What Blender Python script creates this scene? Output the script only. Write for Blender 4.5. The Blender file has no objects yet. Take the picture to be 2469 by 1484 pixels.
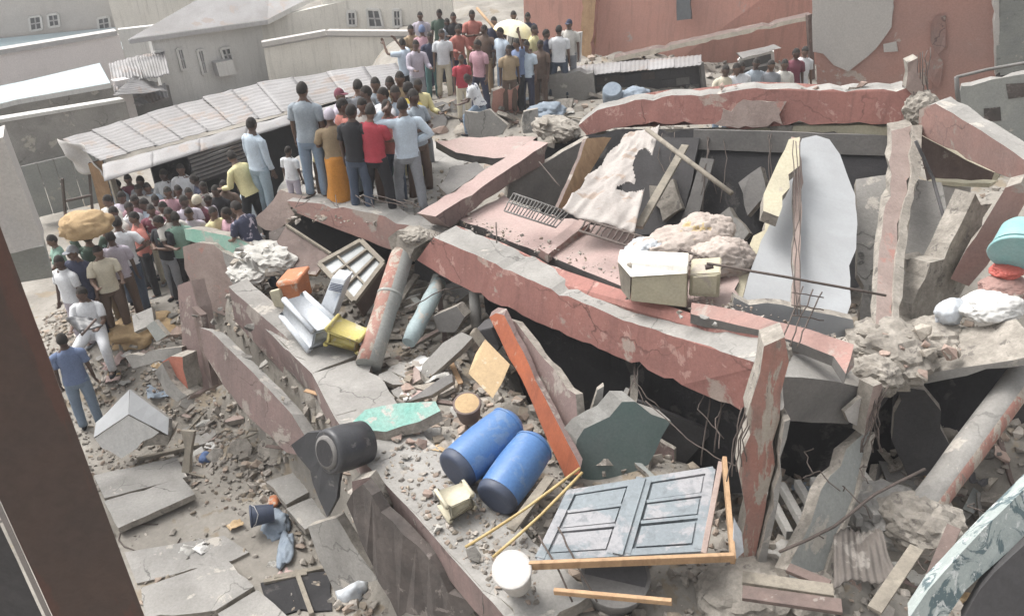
import bpy, bmesh, math, random
from mathutils import Vector, Matrix, noise
R = math.radians
random.seed(7)
HAZE = 0.0018
S = bpy.context.scene
COL = S.collection

# ---------------------------------------------------------------- camera
W, H_, F = 2469.0, 1484.0, 2000.0            # measuring frame of the photograph and focal length in it
CAM = Vector((0.0, 0.0, 8.0))                # an upper floor window, 8 m above the lane
CR = Matrix.Rotation(R(60), 3, 'X') @ Matrix.Rotation(R(-2), 3, 'Z')
cam = bpy.data.cameras.new('camera')
cam.sensor_width = 36.0
cam.lens = 36.0 * F / W
cam.clip_start = 0.05
cam.clip_end = 2000
co = bpy.data.objects.new('camera', cam)
co.matrix_world = Matrix.Translation(CAM) @ CR.to_4x4()
COL.objects.link(co)
S.camera = co

# ---------------------------------------------------------------- world, sun, exposure
wd = bpy.data.worlds.new('World'); S.world = wd; wd.use_nodes = True
nt = wd.node_tree
bg = nt.nodes['Background']
sky = nt.nodes.new('ShaderNodeTexSky'); sky.sky_type = 'NISHITA'; sky.sun_disc = False
SUN_EL, SUN_AZ = R(60), R(300)
sky.sun_elevation = SUN_EL; sky.sun_rotation = SUN_AZ
sky.air_density = 1.0; sky.dust_density = 6.0; sky.ozone_density = 1.0
hs = nt.nodes.new('ShaderNodeHueSaturation'); hs.inputs['Saturation'].default_value = 0.10
nt.links.new(sky.outputs[0], hs.inputs['Color'])
nt.links.new(hs.outputs[0], bg.inputs['Color'])
bg.inputs['Strength'].default_value = 0.15
sl = bpy.data.lights.new('sun', 'SUN'); sl.energy = 1.1; sl.angle = R(26); sl.color = (1.0, 0.955, 0.89)
so = bpy.data.objects.new('sun', sl)
sd = Vector((math.sin(SUN_AZ) * math.cos(SUN_EL), math.cos(SUN_AZ) * math.cos(SUN_EL), math.sin(SUN_EL)))
so.rotation_euler = sd.to_track_quat('Z', 'Y').to_euler()
COL.objects.link(so)
S.view_settings.view_transform = 'Standard'
S.view_settings.look = 'None'
S.view_settings.gamma = 1.0
S.view_settings.use_curve_mapping = False
S.view_settings.exposure = 0.95
S.cycles.max_bounces = 6
S.cycles.use_denoising = True

# ---------------------------------------------------------------- placing helpers
def ray(u, v):
    return CR @ Vector(((u - W / 2) / F, -(v - H_ / 2) / F, -1.0))
def P(u, v, Z):                              # point at depth Z
    return CAM + ray(u, v) * Z
def Hh(u, v, z):                             # point at height z
    d = ray(u, v)
    return CAM + d * ((z - CAM.z) / d.z)
def proj(p):
    c = CR.transposed() @ (p - CAM)
    return (W / 2 + F * c.x / -c.z, H_ / 2 - F * c.y / -c.z, -c.z)
def ss(a, b, x):
    t = min(1.0, max(0.0, (x - a) / (b - a)))
    return t * t * (3 - 2 * t)
def side_of(x, y):                           # signed distance to the line of the fallen facade, + inside
    return (x + 0.31) * 0.81 + (y - 5.2) * 0.586
def zfun(x, y):
    s = side_of(x, y)
    left = 0.8 * ss(10.4, 12.4, y) * ss(-9.5, -6.8, x) * (1 - 0.45 * ss(13.0, 16.0, y))
    inside = ss(-0.15, 0.35, s) * (1 - ss(11.6, 13.0, y) * (1 - ss(-5.2, -3.6, x)))
    z = left + (1.85 - left) * inside
    z += 0.35 * ss(17, 22, y) * ss(-4, -1, x)
    tx, ty = x - 0.9, y - 9.2; al = max(0.0, min(4.6, tx * 0.81 - ty * 0.587)); pe = math.hypot(tx - al * 0.81, ty + al * 0.587)
    z -= 0.95 * (1 - ss(0.55, 1.15, pe))
    tx, ty = x - 2.75, y - 6.75; al = max(0.0, min(2.0, tx * 0.894 - ty * 0.447)); pe = math.hypot(tx - al * 0.894, ty + al * 0.447)
    z -= 0.7 * (1 - ss(0.35, 1.0, pe)) * ss(4.6, 5.4, y)
    rough = 0.35 + 0.65 * ss(-2.0, 0.3, s)
    if y < 9.5: rough *= 0.3 + 0.7 * ss(-1.4, 0.0, s)
    n = noise.noise(Vector((x * 0.55, y * 0.55, 1.3))) * 0.26 + noise.noise(Vector((x * 1.5, y * 1.5, 7.7))) * 0.13
    n += noise.noise(Vector((x * 4.1, y * 4.1, 3.1))) * 0.05
    return z + n * rough
def hit(u, v):
    d = ray(u, v); z = 4.0
    while z < 60:
        p = CAM + d * z
        if p.z < zfun(p.x, p.y):
            return p
        z += 0.06
    return CAM + d * 30

# ---------------------------------------------------------------- object helpers
def link(name, me, parent=None, mats=()):
    o = bpy.data.objects.new(name, me); COL.objects.link(o)
    for m in mats: me.materials.append(m)
    if parent:
        o.parent = parent
        if not parent.get('local'): o.matrix_parent_inverse = Matrix.Translation(-parent.location)
    return o
def tag(o, label=None, cat=None, group=None, kind=None):
    if label: o['label'] = label
    if cat: o['category'] = cat
    if group: o['group'] = group
    if kind: o['kind'] = kind
    return o
def thing(name, label, cat, loc=(0, 0, 0), group=None):
    o = bpy.data.objects.new(name, None); COL.objects.link(o)
    o.location = loc; o.empty_display_size = 0.2
    return tag(o, label, cat, group)
def fin(bm, name, mats, parent=None, smooth=False):
    me = bpy.data.meshes.new(name)
    if smooth:
        for f in bm.faces: f.smooth = True
    bm.to_mesh(me); bm.free()
    return link(name, me, parent, mats)

# ---------------------------------------------------------------- materials
def mat(name, c, c2=None, scale=3.0, rough=0.85, bump=0.35, patch=None, pth=0.62, pscale=2.0, metal=0.0, fine=30.0,
        streak=0.0, rnd=0.0, stretch=None, patch2=None, p2th=0.66, attr=False, warp=1.0, grain=0.6, crack=0.0):
    m = bpy.data.materials.new(name); m.use_nodes = True
    N, L = m.node_tree.nodes, m.node_tree.links
    b = N['Principled BSDF']; b.inputs['Roughness'].default_value = rough; b.inputs['Metallic'].default_value = metal
    tc = N.new('ShaderNodeTexCoord'); co_ = tc.outputs['Object']
    def nz(sc, det=5, rg=0.6, vec=None):
        n = N.new('ShaderNodeTexNoise'); n.inputs['Scale'].default_value = sc
        n.inputs['Detail'].default_value = det; n.inputs['Roughness'].default_value = rg
        n.inputs['Distortion'].default_value = 0.4 * warp
        L.new(vec or co_, n.inputs['Vector']); return n.outputs['Fac']
    def ramp(src, a, bb):
        r = N.new('ShaderNodeMapRange'); r.inputs['From Min'].default_value = a; r.inputs['From Max'].default_value = bb
        L.new(src, r.inputs['Value']); return r.outputs[0]
    def mix(fac, a, bb, mode='MIX'):
        x = N.new('ShaderNodeMix'); x.data_type = 'RGBA'; x.blend_type = mode
        if isinstance(fac, float): x.inputs[0].default_value = fac
        else: L.new(fac, x.inputs[0])
        for s, i in ((a, 6), (bb, 7)):
            if isinstance(s, tuple): x.inputs[i].default_value = (*s[:3], 1)
            else: L.new(s, x.inputs[i])
        return x.outputs[2]
    if c2 is None: c2 = tuple(min(1, k * 0.62) for k in c)
    col = mix(ramp(nz(scale), 0.32, 0.68), c, c2)
    pv = None
    if stretch:
        pm = N.new('ShaderNodeMapping'); pm.inputs['Scale'].default_value = stretch; L.new(co_, pm.inputs['Vector']); pv = pm.outputs[0]
    if patch:
        col = mix(ramp(nz(pscale, 8, 0.65, pv), pth, pth + 0.035), col, patch)
    if patch2:
        col = mix(ramp(nz(pscale * 2.3, 8, 0.7, pv), p2th, p2th + 0.03), col, patch2)
    if crack:
        vn = N.new('ShaderNodeTexVoronoi'); vn.feature = 'DISTANCE_TO_EDGE'; vn.inputs['Scale'].default_value = crack
        wn = N.new('ShaderNodeTexNoise'); wn.inputs['Scale'].default_value = 3.5; wn.inputs['Detail'].default_value = 6; L.new(co_, wn.inputs['Vector'])
        wm = N.new('ShaderNodeVectorMath'); wm.operation = 'MULTIPLY_ADD'; wm.inputs[1].default_value = (.45, .45, .45); L.new(wn.outputs['Color'], wm.inputs[0]); L.new(co_, wm.inputs[2])
        L.new(wm.outputs[0], vn.inputs['Vector'])
        cr = N.new('ShaderNodeMapRange'); cr.inputs['From Min'].default_value = .004; cr.inputs['From Max'].default_value = .016; cr.inputs['To Min'].default_value = .75; cr.inputs['To Max'].default_value = 0
        L.new(vn.outputs['Distance'], cr.inputs['Value'])
        cm = N.new('ShaderNodeMath'); cm.operation = 'MULTIPLY'; L.new(cr.outputs[0], cm.inputs[0]); L.new(ramp(nz(.9), .46, .6), cm.inputs[1])
        col = mix(cm.outputs[0], col, tuple(k * .35 for k in c2))
    if streak:
        mp = N.new('ShaderNodeMapping'); mp.inputs['Scale'].default_value = (9, 9, 0.7); L.new(co_, mp.inputs['Vector'])
        col = mix(ramp(nz(1.0, 4, 0.6, mp.outputs[0]), 0.52, 0.78), col, tuple(k * (1 - streak) for k in c2))
    f = ramp(nz(fine, 4, 0.7), 0.25, 0.75)
    g = N.new('ShaderNodeMapRange'); g.inputs['To Min'].default_value = 1 - .28 * grain; g.inputs['To Max'].default_value = 1 + .22 * grain; L.new(f, g.inputs['Value'])
    col = mix(1.0, col, g.outputs[0], 'MULTIPLY')
    if rnd:
        oi = N.new('ShaderNodeObjectInfo'); q = N.new('ShaderNodeMapRange')
        q.inputs['To Min'].default_value = 1 - rnd; q.inputs['To Max'].default_value = 1 + rnd
        L.new(oi.outputs['Random'], q.inputs['Value']); col = mix(1.0, col, q.outputs[0], 'MULTIPLY')
    if attr:
        at = N.new('ShaderNodeAttribute'); at.attribute_name = 'tone'
        col = mix(1.0, col, at.outputs['Color'], 'MULTIPLY')
    L.new(col, b.inputs['Base Color'])
    if bump:
        bp = N.new('ShaderNodeBump'); bp.inputs['Strength'].default_value = bump; bp.inputs['Distance'].default_value = 0.02
        ad = N.new('ShaderNodeMath'); ad.operation = 'MULTIPLY_ADD'; ad.inputs[1].default_value = 0.5
        L.new(nz(fine * 0.8, 6, 0.7), ad.inputs[0]); L.new(nz(fine * 0.22, 5), ad.inputs[2])
        L.new(ad.outputs[0], bp.inputs['Height']); L.new(bp.outputs[0], b.inputs['Normal'])
    return m
DUST = (0.34, 0.31, 0.27)
M = {}
M['ground'] = mat('dusty_ground', (0.300, 0.278, 0.246), (0.195, 0.178, 0.154), 0.8, 0.95, 0.9, patch=(0.24, 0.20, 0.15), pth=0.58, pscale=1.3, fine=14, patch2=(0.12, 0.11, 0.10), p2th=0.63)
M['pink'] = mat('weathered_pink_paint', (0.325, 0.152, 0.127), (0.262, 0.130, 0.112), 1.1, 0.9, 0.3, crack=.9, patch=(0.36, 0.285, 0.245), pth=0.61, pscale=1.6, streak=0.15, patch2=(0.41, 0.245, 0.21), p2th=0.58)
M['pinkdust'] = mat('dusty_pink_paint', (0.335, 0.195, 0.167), (0.27, 0.185, 0.165), 1.4, 0.9, 0.35, crack=1.0, patch=(0.33, 0.28, 0.245), pth=0.55, pscale=1.8, patch2=(0.20, 0.16, 0.14), p2th=0.67)
M['pinkpale'] = mat('pale_pink_render', (0.40, 0.29, 0.268), (0.34, 0.268, 0.245), 1.2, 0.9, 0.3, patch=(0.40, 0.35, 0.32), pth=0.6, pscale=1.5)
M['pinkwall'] = mat('faded_pink_wall', (0.47, 0.245, 0.195), (0.40, 0.225, 0.185), 0.5, 0.9, 0.25, patch=(0.36, 0.30, 0.27), pth=0.68, pscale=0.7, streak=0.2)
M['pinkpatch'] = mat('pink_wall_bare_patches', (0.42, 0.235, 0.195), (0.36, 0.23, 0.20), 0.6, 0.9, 0.25, patch=(0.44, 0.425, 0.41), pth=0.565, pscale=0.42, patch2=(0.44, 0.37, 0.33), p2th=0.62)
M['mauve'] = mat('brown_mauve_plaster', (0.225, 0.158, 0.146), (0.165, 0.124, 0.114), 1.5, 0.9, 0.45, crack=1.2, patch=(0.30, 0.265, 0.235), pth=0.56, pscale=2.2, streak=0.15)
M['stone'] = mat('pinkish_stone', (0.34, 0.27, 0.24), (0.25, 0.19, 0.17), 2.0, 0.95, 0.6, patch=(0.36, 0.20, 0.17), pth=0.60, pscale=1.6)
M['conc'] = mat('grey_concrete', (0.315, 0.302, 0.283), (0.215, 0.206, 0.192), 1.6, 0.95, 0.55, crack=1.1, patch=(0.40, 0.37, 0.33), pth=0.6, pscale=2.2)
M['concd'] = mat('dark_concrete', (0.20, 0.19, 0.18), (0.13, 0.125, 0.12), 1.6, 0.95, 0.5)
M['core'] = mat('broken_concrete_edge', (0.345, 0.315, 0.275), (0.205, 0.185, 0.160), 5, 0.97, 1.0, fine=22, patch=(0.15, 0.135, 0.12), pth=.60, pscale=7, grain=1)
M['rubble'] = mat('crumbled_concrete', (0.385, 0.345, 0.295), (0.265, 0.236, 0.20), 3.5, 0.97, 0.8, fine=26, rnd=0.28)
M['rubbled'] = mat('grey_rubble', (0.25, 0.235, 0.215), (0.16, 0.15, 0.135), 3.5, 0.97, 0.8, fine=26, rnd=0.3)
M['rubblep'] = mat('pink_rubble', (0.37, 0.27, 0.225), (0.31, 0.24, 0.205), 3.0, 0.95, 0.7, fine=26, rnd=0.2)
M['rubblew'] = mat('pale_plaster_rubble', (0.43, 0.42, 0.395), (0.33, 0.32, 0.295), 3.0, 0.95, 0.6, fine=26, rnd=0.2)
M['mixr'] = mat('mixed_rubble', (0.355, 0.322, 0.28), (0.24, 0.217, 0.19), 3.5, 0.97, 0.7, fine=26, attr=True)
M['white'] = mat('white_plaster', (0.35, 0.36, 0.37), (0.29, 0.295, 0.30), 1.4, 0.9, 0.12, patch=(0.33, 0.325, 0.32), pth=0.66, pscale=2.0, grain=.2)
M['whitew'] = mat('off_white_wall', (0.50, 0.475, 0.45), (0.44, 0.42, 0.40), 0.8, 0.9, 0.15, patch=(0.45, 0.42, 0.39), pth=0.70, pscale=2.0)
M['cream'] = mat('cream_paint', (0.47, 0.43, 0.315), (0.40, 0.365, 0.275), 2.5, 0.85, 0.25, patch=(0.36, 0.32, 0.27), pth=0.62, pscale=3.0)
M['beige'] = mat('beige_wall', (0.67, 0.645, 0.59), (0.59, 0.565, 0.515), 0.35, 0.9, 0.15, streak=0.18)
M['greywall'] = mat('grey_house_wall', (0.60, 0.59, 0.57), (0.53, 0.52, 0.50), 0.3, 0.9, 0.15, streak=0.12)
M['palewall'] = mat('pale_lilac_wall', (0.65, 0.61, 0.60), (0.60, 0.56, 0.555), 0.3, 0.9, 0.12)
M['cyanroof'] = mat('pale_cyan_roof', (0.315, 0.395, 0.42), (0.35, 0.40, 0.415), 0.4, 0.7, 0.1)
M['tin'] = mat('weathered_tin', (0.290, 0.282, 0.283), (0.215, 0.205, 0.20), 1.0, 0.65, 0.15, patch=(0.25, 0.215, 0.195), pth=0.56, pscale=1.2, rnd=0.10, metal=0.1)
M['tind'] = mat('rusty_tin', (0.27, 0.235, 0.215), (0.19, 0.17, 0.16), 1.4, 0.7, 0.2, patch=(0.35, 0.33, 0.32), pth=0.6, rnd=0.12)
M['rustsheet'] = mat('dusty_rusted_sheet', (0.15, 0.13, 0.115), (0.10, 0.088, 0.078), 1.4, 0.8, 0.3, patch=(.22, .20, .18), pth=.58)
M['dark'] = mat('painted_dark_shade', (0.036, 0.034, 0.036), (0.018, 0.018, 0.019), 1.2, 0.95, 0.5, patch=(.065, .06, .058), pth=.58, pscale=1.6)  # shade of rooms, undercroft, shed and hollow mouths painted as colour
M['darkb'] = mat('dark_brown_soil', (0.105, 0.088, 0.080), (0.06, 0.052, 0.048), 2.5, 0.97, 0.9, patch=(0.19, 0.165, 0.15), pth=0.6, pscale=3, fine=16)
M['shade'] = mat('charcoal_wall', (0.092, 0.088, 0.090), (0.06, 0.057, 0.058), 1.2, 0.95, 0.3)  # dark wall tone; in the room and undercroft it paints in shade
M['orange'] = mat('orange_paint', (0.40, 0.115, 0.052), (0.28, 0.085, 0.045), 2.5, 0.7, 0.3, patch=(0.40, 0.26, 0.20), pth=0.62, pscale=3.0, streak=0.2)
M['redface'] = mat('terracotta_face', (0.42, 0.155, 0.105), (0.36, 0.14, 0.10), 2.0, 0.9, 0.25)
M['green'] = mat('grey_green_wall_paint', (0.10, 0.145, 0.135), (0.13, 0.16, 0.155), 1.4, 0.8, 0.2, patch=(0.25, 0.25, 0.24), pth=0.68, pscale=2.0)
M['turq'] = mat('turquoise_paint', (0.15, 0.33, 0.28), (0.25, 0.36, 0.32), 3.0, 0.9, 0.4, patch=(0.36, 0.35, 0.32), pth=0.54, pscale=4.5, grain=1)
M['jade'] = mat('jade_paint', (0.17, 0.36, 0.28), (0.30, 0.42, 0.36), 2.2, 0.8, 0.25, patch=(0.38, 0.37, 0.33), pth=0.56, pscale=2.2)
M['drum'] = mat('blue_drum_plastic', (0.060, 0.150, 0.345), (0.085, 0.18, 0.37), 2.5, 0.45, 0.1, patch=(0.115, 0.195, 0.345), pth=0.54, pscale=4.5, patch2=(.22, .25, .30), p2th=.68)
M['drumd'] = mat('dark_blue_plastic', (0.035, 0.05, 0.09), (0.05, 0.06, 0.09), 3, 0.55, 0.1)
M['black'] = mat('black_plastic', (0.035, 0.036, 0.040), (0.055, 0.055, 0.06), 3, 0.42, 0.2, patch=(0.13, 0.125, 0.12), pth=0.60, pscale=4)
M['doorblue'] = mat('blue_grey_door_paint', (0.195, 0.222, 0.238), (0.17, 0.192, 0.208), 2.5, 0.7, 0.25, patch=(0.27, 0.268, 0.278), pth=0.50, pscale=1.6, streak=0.3)
M['wood'] = mat('raw_wood', (0.43, 0.285, 0.165), (0.33, 0.205, 0.115), 6, 0.8, 0.35, streak=0.25)
M['woodd'] = mat('old_brown_wood', (0.165, 0.12, 0.105), (0.115, 0.085, 0.075), 5, 0.8, 0.4, patch=(0.25, 0.215, 0.19), pth=0.6, pscale=4)
M['woodg'] = mat('grey_weathered_wood', (0.27, 0.24, 0.195), (0.19, 0.168, 0.138), 4, 0.9, 0.5, streak=0.25)
M['bamboo'] = mat('yellow_bamboo', (0.47, 0.36, 0.17), (0.38, 0.27, 0.11), 8, 0.6, 0.2)
M['rust'] = mat('rusty_steel', (0.115, 0.09, 0.078), (0.075, 0.06, 0.052), 10, 0.8, 0.3)
M['steel'] = mat('grey_pipe', (0.42, 0.41, 0.41), (0.34, 0.33, 0.33), 6, 0.6, 0.2)
M['post'] = mat('brown_painted_post', (0.070, 0.050, 0.045), (0.090, 0.058, 0.048), 3.5, 0.5, 0.25, patch=(0.100, 0.053, 0.044), pth=0.54, pscale=4.0, stretch=(1.6, 1.6, .22), patch2=(0.22, 0.18, 0.16), p2th=0.735)
M['postedge'] = mat('pale_post_edge', (0.25, 0.225, 0.215), (0.20, 0.18, 0.17), 4, 0.6, 0.2)
M['terrazzo'] = mat('white_green_splashed_paint', (0.38, 0.415, 0.40), (0.29, 0.33, 0.32), 3, 0.7, 0.3, patch=(0.10, 0.14, 0.15), pth=0.53, pscale=3.5, patch2=(0.52, 0.54, 0.53), p2th=0.56, warp=3)
M['yellow'] = mat('yellow_plastic', (0.48, 0.41, 0.13), (0.40, 0.34, 0.14), 5, 0.6, 0.15, patch=(.42, .38, .26), pth=.57, pscale=6)
M['creamp'] = mat('cream_plastic', (0.52, 0.48, 0.36), (0.44, 0.40, 0.30), 5, 0.6, 0.15)
M['whitep'] = mat('white_plastic', (0.52, 0.54, 0.56), (0.43, 0.46, 0.50), 3, 0.5, 0.12, patch=(0.36, 0.40, 0.46), pth=0.62, pscale=4)
M['bluep'] = mat('blue_cloth', (0.10, 0.16, 0.34), (0.16, 0.23, 0.40), 5, 0.8, 0.3)
M['palecloth'] = mat('pale_blue_cloth', (0.24, 0.28, 0.325), (0.17, 0.205, 0.25), 6, 0.9, 0.4)
M['orangep'] = mat('orange_plastic', (0.48, 0.175, 0.075), (0.38, 0.15, 0.075), 5, 0.7, 0.2, patch=(.42, .32, .25), pth=.58, pscale=6)
M['card'] = mat('brown_cardboard', (0.46, 0.335, 0.195), (0.40, 0.29, 0.17), 4, 0.9, 0.2, patch=(0.52, 0.42, 0.30), pth=0.6, pscale=6)
M['sack'] = mat('tan_sackcloth', (0.46, 0.33, 0.185), (0.36, 0.25, 0.14), 5, 0.95, 0.6)
M['sheet'] = mat('torn_white_board', (0.39, 0.36, 0.335), (0.31, 0.28, 0.26), 2.2, 0.9, 0.35, patch=(0.30, 0.24, 0.20), pth=0.57, pscale=2.6)
M['fabric'] = mat('dusty_fabric', (0.44, 0.385, 0.345), (0.36, 0.30, 0.265), 4, 0.95, 0.7, patch=(0.42, 0.32, 0.17), pth=0.6, pscale=3)
M['glass'] = mat('dusty_glass', (0.24, 0.26, 0.26), (0.19, 0.205, 0.21), 2, 0.35, 0.05)
M['cyan'] = mat('cyan_plastic', (0.20, 0.40, 0.40), (0.28, 0.43, 0.43), 4, 0.6, 0.1)
M['red'] = mat('red_plastic', (0.50, 0.115, 0.09), (0.40, 0.10, 0.08), 3, 0.6, 0.2)
M['umbrella'] = mat('yellow_white_umbrella_cloth', (0.72, 0.63, 0.34), (0.72, 0.70, 0.62), 1.8, 0.8, 0.1)
M['win'] = mat('dark_window', (0.085, 0.09, 0.095), (0.12, 0.125, 0.13), 3, 0.3, 0.05)
M['columnr'] = mat('peeling_red_column_paint', (0.34, 0.165, 0.13), (0.30, 0.19, 0.16), 2.2, 0.85, 0.4, patch=(0.37, 0.325, 0.275), pth=0.50, pscale=3.0, streak=0.3, stretch=(2.2, 2.2, 0.45), patch2=(0.22, 0.175, 0.15), p2th=0.60)
M['columng'] = mat('grey_green_column_paint', (0.30, 0.305, 0.285), (0.235, 0.245, 0.235), 2.0, 0.85, 0.3, patch=(0.40, 0.37, 0.33), pth=0.6, pscale=2.5)
M['paleblue'] = mat('pale_blue_paint', (0.33, 0.40, 0.41), (0.27, 0.33, 0.34), 3, 0.85, 0.4, patch=(0.38, 0.35, 0.31), pth=0.58, pscale=3)

# ---------------------------------------------------------------- mesh helpers
def newell(pts):
    n = Vector()
    for a, b in zip(pts, pts[1:] + pts[:1]):
        n += Vector(((a.y - b.y) * (a.z + b.z), (a.z - b.z) * (a.x + b.x), (a.x - b.x) * (a.y + b.y)))
    return n.normalized()
def V3(p):
    return p if isinstance(p, Vector) else P(*p)
def plate(name, pts, depth, m, side=None, rag=0.02, seg=0.16, parent=None, label=None):
    """a broken slab: a ragged outline extruded by a thickness (number: away along its normal; vector: as given)"""
    pts = [V3(p) for p in pts]
    n = newell(pts)
    c = sum(pts, Vector()) / len(pts)
    if n.dot(CAM - c) < 0: n = -n
    d = depth if isinstance(depth, Vector) else -n * depth
    out = []
    for a, b in zip(pts, pts[1:] + pts[:1]):
        e = b - a; k = max(1, int(e.length / seg)); w = e.cross(n)
        if w.length > 1e-6: w.normalize()
        for i in range(k):
            q = a + e * (i / k)
            if w.dot(c - q) < 0: w = -w
            if rag < 0.028:
                g = rag * (.3 if i else .15); j = random.gauss(0, g)
                if i and random.random() < .13: j += rag * random.uniform(1.2, 3.2)
            else:
                g = rag * (1 if i else 0.5); j = random.gauss(0, g)
            out.append(q + w * j + n * random.gauss(0, g * 0.3))
    bm = bmesh.new()
    fr = [bm.verts.new(p) for p in out]
    bk = [bm.verts.new(p + d * random.uniform(0.94, 1.06) + Vector((random.gauss(0, rag * .2), random.gauss(0, rag * .2), random.gauss(0, rag * .2)))) for p in out]
    f1 = bm.faces.new(fr); f2 = bm.faces.new(bk[::-1])
    k = len(fr)
    for i in range(k):
        f = bm.faces.new((fr[i], bk[i], bk[(i + 1) % k], fr[(i + 1) % k])); f.material_index = 1
    bmesh.ops.triangulate(bm, faces=[f1, f2])
    bmesh.ops.recalc_face_normals(bm, faces=bm.faces[:])
    o = fin(bm, name, [m, side or M['core']], parent)
    if label: o['label'] = label
    return o
def tube_bm(bm, pts, rad, sides=6, cap=True, mi=0, jit=0.0, flat=1.0):
    pts = [V3(p) for p in pts]
    if not isinstance(rad, (list, tuple)): rad = [rad] * len(pts)
    prev = None; up = None
    rings = []
    for i, p in enumerate(pts):
        d = (pts[min(i + 1, len(pts) - 1)] - pts[max(i - 1, 0)]).normalized()
        if up is None:
            up = Vector((0, 0, 1)) if abs(d.z) < 0.9 else Vector((0, 1, 0))
        a = d.cross(up)
        if a.length < 1e-4: a = d.orthogonal()
        a.normalize(); b = a.cross(d).normalized(); up = b
        ring = []
        for k in range(sides):
            t = 2 * math.pi * k / sides
            r_ = rad[i] * (1 + random.uniform(-jit, jit))
            ring.append(bm.verts.new(p + a * (math.cos(t) * r_) + b * (math.sin(t) * r_ * flat)))
        rings.append(ring)
        if prev:
            for k in range(sides):
                f = bm.faces.new((prev[k], prev[(k + 1) % sides], ring[(k + 1) % sides], ring[k])); f.material_index = mi
        prev = ring
    if cap:
        for rg in (rings[0][::-1], rings[-1]):
            f = bm.faces.new(rg); f.material_index = mi
    return rings
def tube(name, pts, rad, m, sides=6, parent=None, jit=0.0, smooth=True):
    bm = bmesh.new(); tube_bm(bm, pts, rad, sides, jit=jit)
    bmesh.ops.recalc_face_normals(bm, faces=bm.faces[:])
    o = fin(bm, name, [m], parent, smooth)
    return o
def bar_bm(bm, a, b, w, t, up=None, mi=0):
    """a straight squared bar from a to b"""
    a, b = V3(a), V3(b); d = (b - a).normalized()
    up = up or Vector((0, 0, 1))
    s = d.cross(up)
    if s.length < 1e-4: s = d.orthogonal()
    s.normalize(); n = s.cross(d).normalized()
    vs = []
    for p in (a, b):
        for x, y in ((-1, -1), (1, -1), (1, 1), (-1, 1)):
            vs.append(bm.verts.new(p + s * (x * w / 2) + n * (y * t / 2)))
    for q in ((0, 1, 2, 3), (7, 6, 5, 4), (0, 4, 5, 1), (1, 5, 6, 2), (2, 6, 7, 3), (3, 7, 4, 0)):
        f = bm.faces.new([vs[i] for i in q]); f.material_index = mi
def bar(name, a, b, w, t, m, up=None, parent=None):
    bm = bmesh.new(); bar_bm(bm, a, b, w, t, up)
    bmesh.ops.recalc_face_normals(bm, faces=bm.faces[:])
    bmesh.ops.bevel(bm, geom=bm.edges[:], offset=min(w, t) * 0.08, segments=1, affect='EDGES')
    return fin(bm, name, [m], parent)
def lathe_bm(bm, a, b, prof, sides=24, mi=0, hollow=False, half=None):
    """profile [(t along a->b, radius)] turned round the axis; half=(vector, index) paints the side that faces vector"""
    a, b = V3(a), V3(b); d = b - a; dn = d.normalized()
    x = dn.orthogonal().normalized(); y = dn.cross(x)
    prev = None; first = None
    for t, r in prof:
        ring = [bm.verts.new(a + d * t + (x * math.cos(2 * math.pi * k / sides) + y * math.sin(2 * math.pi * k / sides)) * r) for k in range(sides)]
        if prev:
            for k in range(sides):
                f = bm.faces.new((prev[k], prev[(k + 1) % sides], ring[(k + 1) % sides], ring[k])); f.smooth = True; f.material_index = mi
                if half:
                    f.normal_update(); cen = f.calc_center_median(); ax = a + dn * (cen - a).dot(dn)
                    if (cen - ax).dot(half[0]) > 0: f.material_index = half[1]
        else: first = ring
        prev = ring
    f = bm.faces.new(first[::-1]); f.material_index = mi
    f = bm.faces.new(prev); f.material_index = mi
def lathe(name, a, b, prof, mats, sides=24, parent=None, half=None):
    bm = bmesh.new(); lathe_bm(bm, a, b, prof, sides, half=half)
    bmesh.ops.recalc_face_normals(bm, faces=bm.faces[:])
    return fin(bm, name, mats if isinstance(mats, list) else [mats], parent)
def blob(name, c, rx, ry, rz, m, amp=0.25, freq=3.0, rot=0.0, sub=4, parent=None, flat=False):
    """a lumpy heap or soft bundle"""
    c = V3(c); bm = bmesh.new()
    bmesh.ops.create_icosphere(bm, subdivisions=sub, radius=1)
    off = Vector((random.random() * 50, random.random() * 50, 0))
    Rz = Matrix.Rotation(rot, 3, 'Z')
    for v in bm.verts:
        n = v.co.normalized()
        if flat: k = 1 + amp * (noise.noise(n * freq + off) + 0.5 * noise.noise(n * freq * 2.7 + off) + 0.3 * noise.noise(n * freq * 6 + off))
        else:                                # folds: sharp ridges drawn out sideways
            m_ = Vector((n.x * 1.0, n.y * 1.8, n.z * .8)) * freq
            k = 1 + amp * (noise.noise(n * 1.4 + off) + .55 * (1 - 2.4 * abs(noise.noise(m_ * 1.3 + off))) * .6 + .3 * (1 - 2.6 * abs(noise.noise(m_ * 3 + off))) * .5)
        v.co = c + Rz @ Vector((n.x * rx * k, n.y * ry * k, n.z * rz * k))
    return fin(bm, name, [m], parent, not flat)
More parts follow.
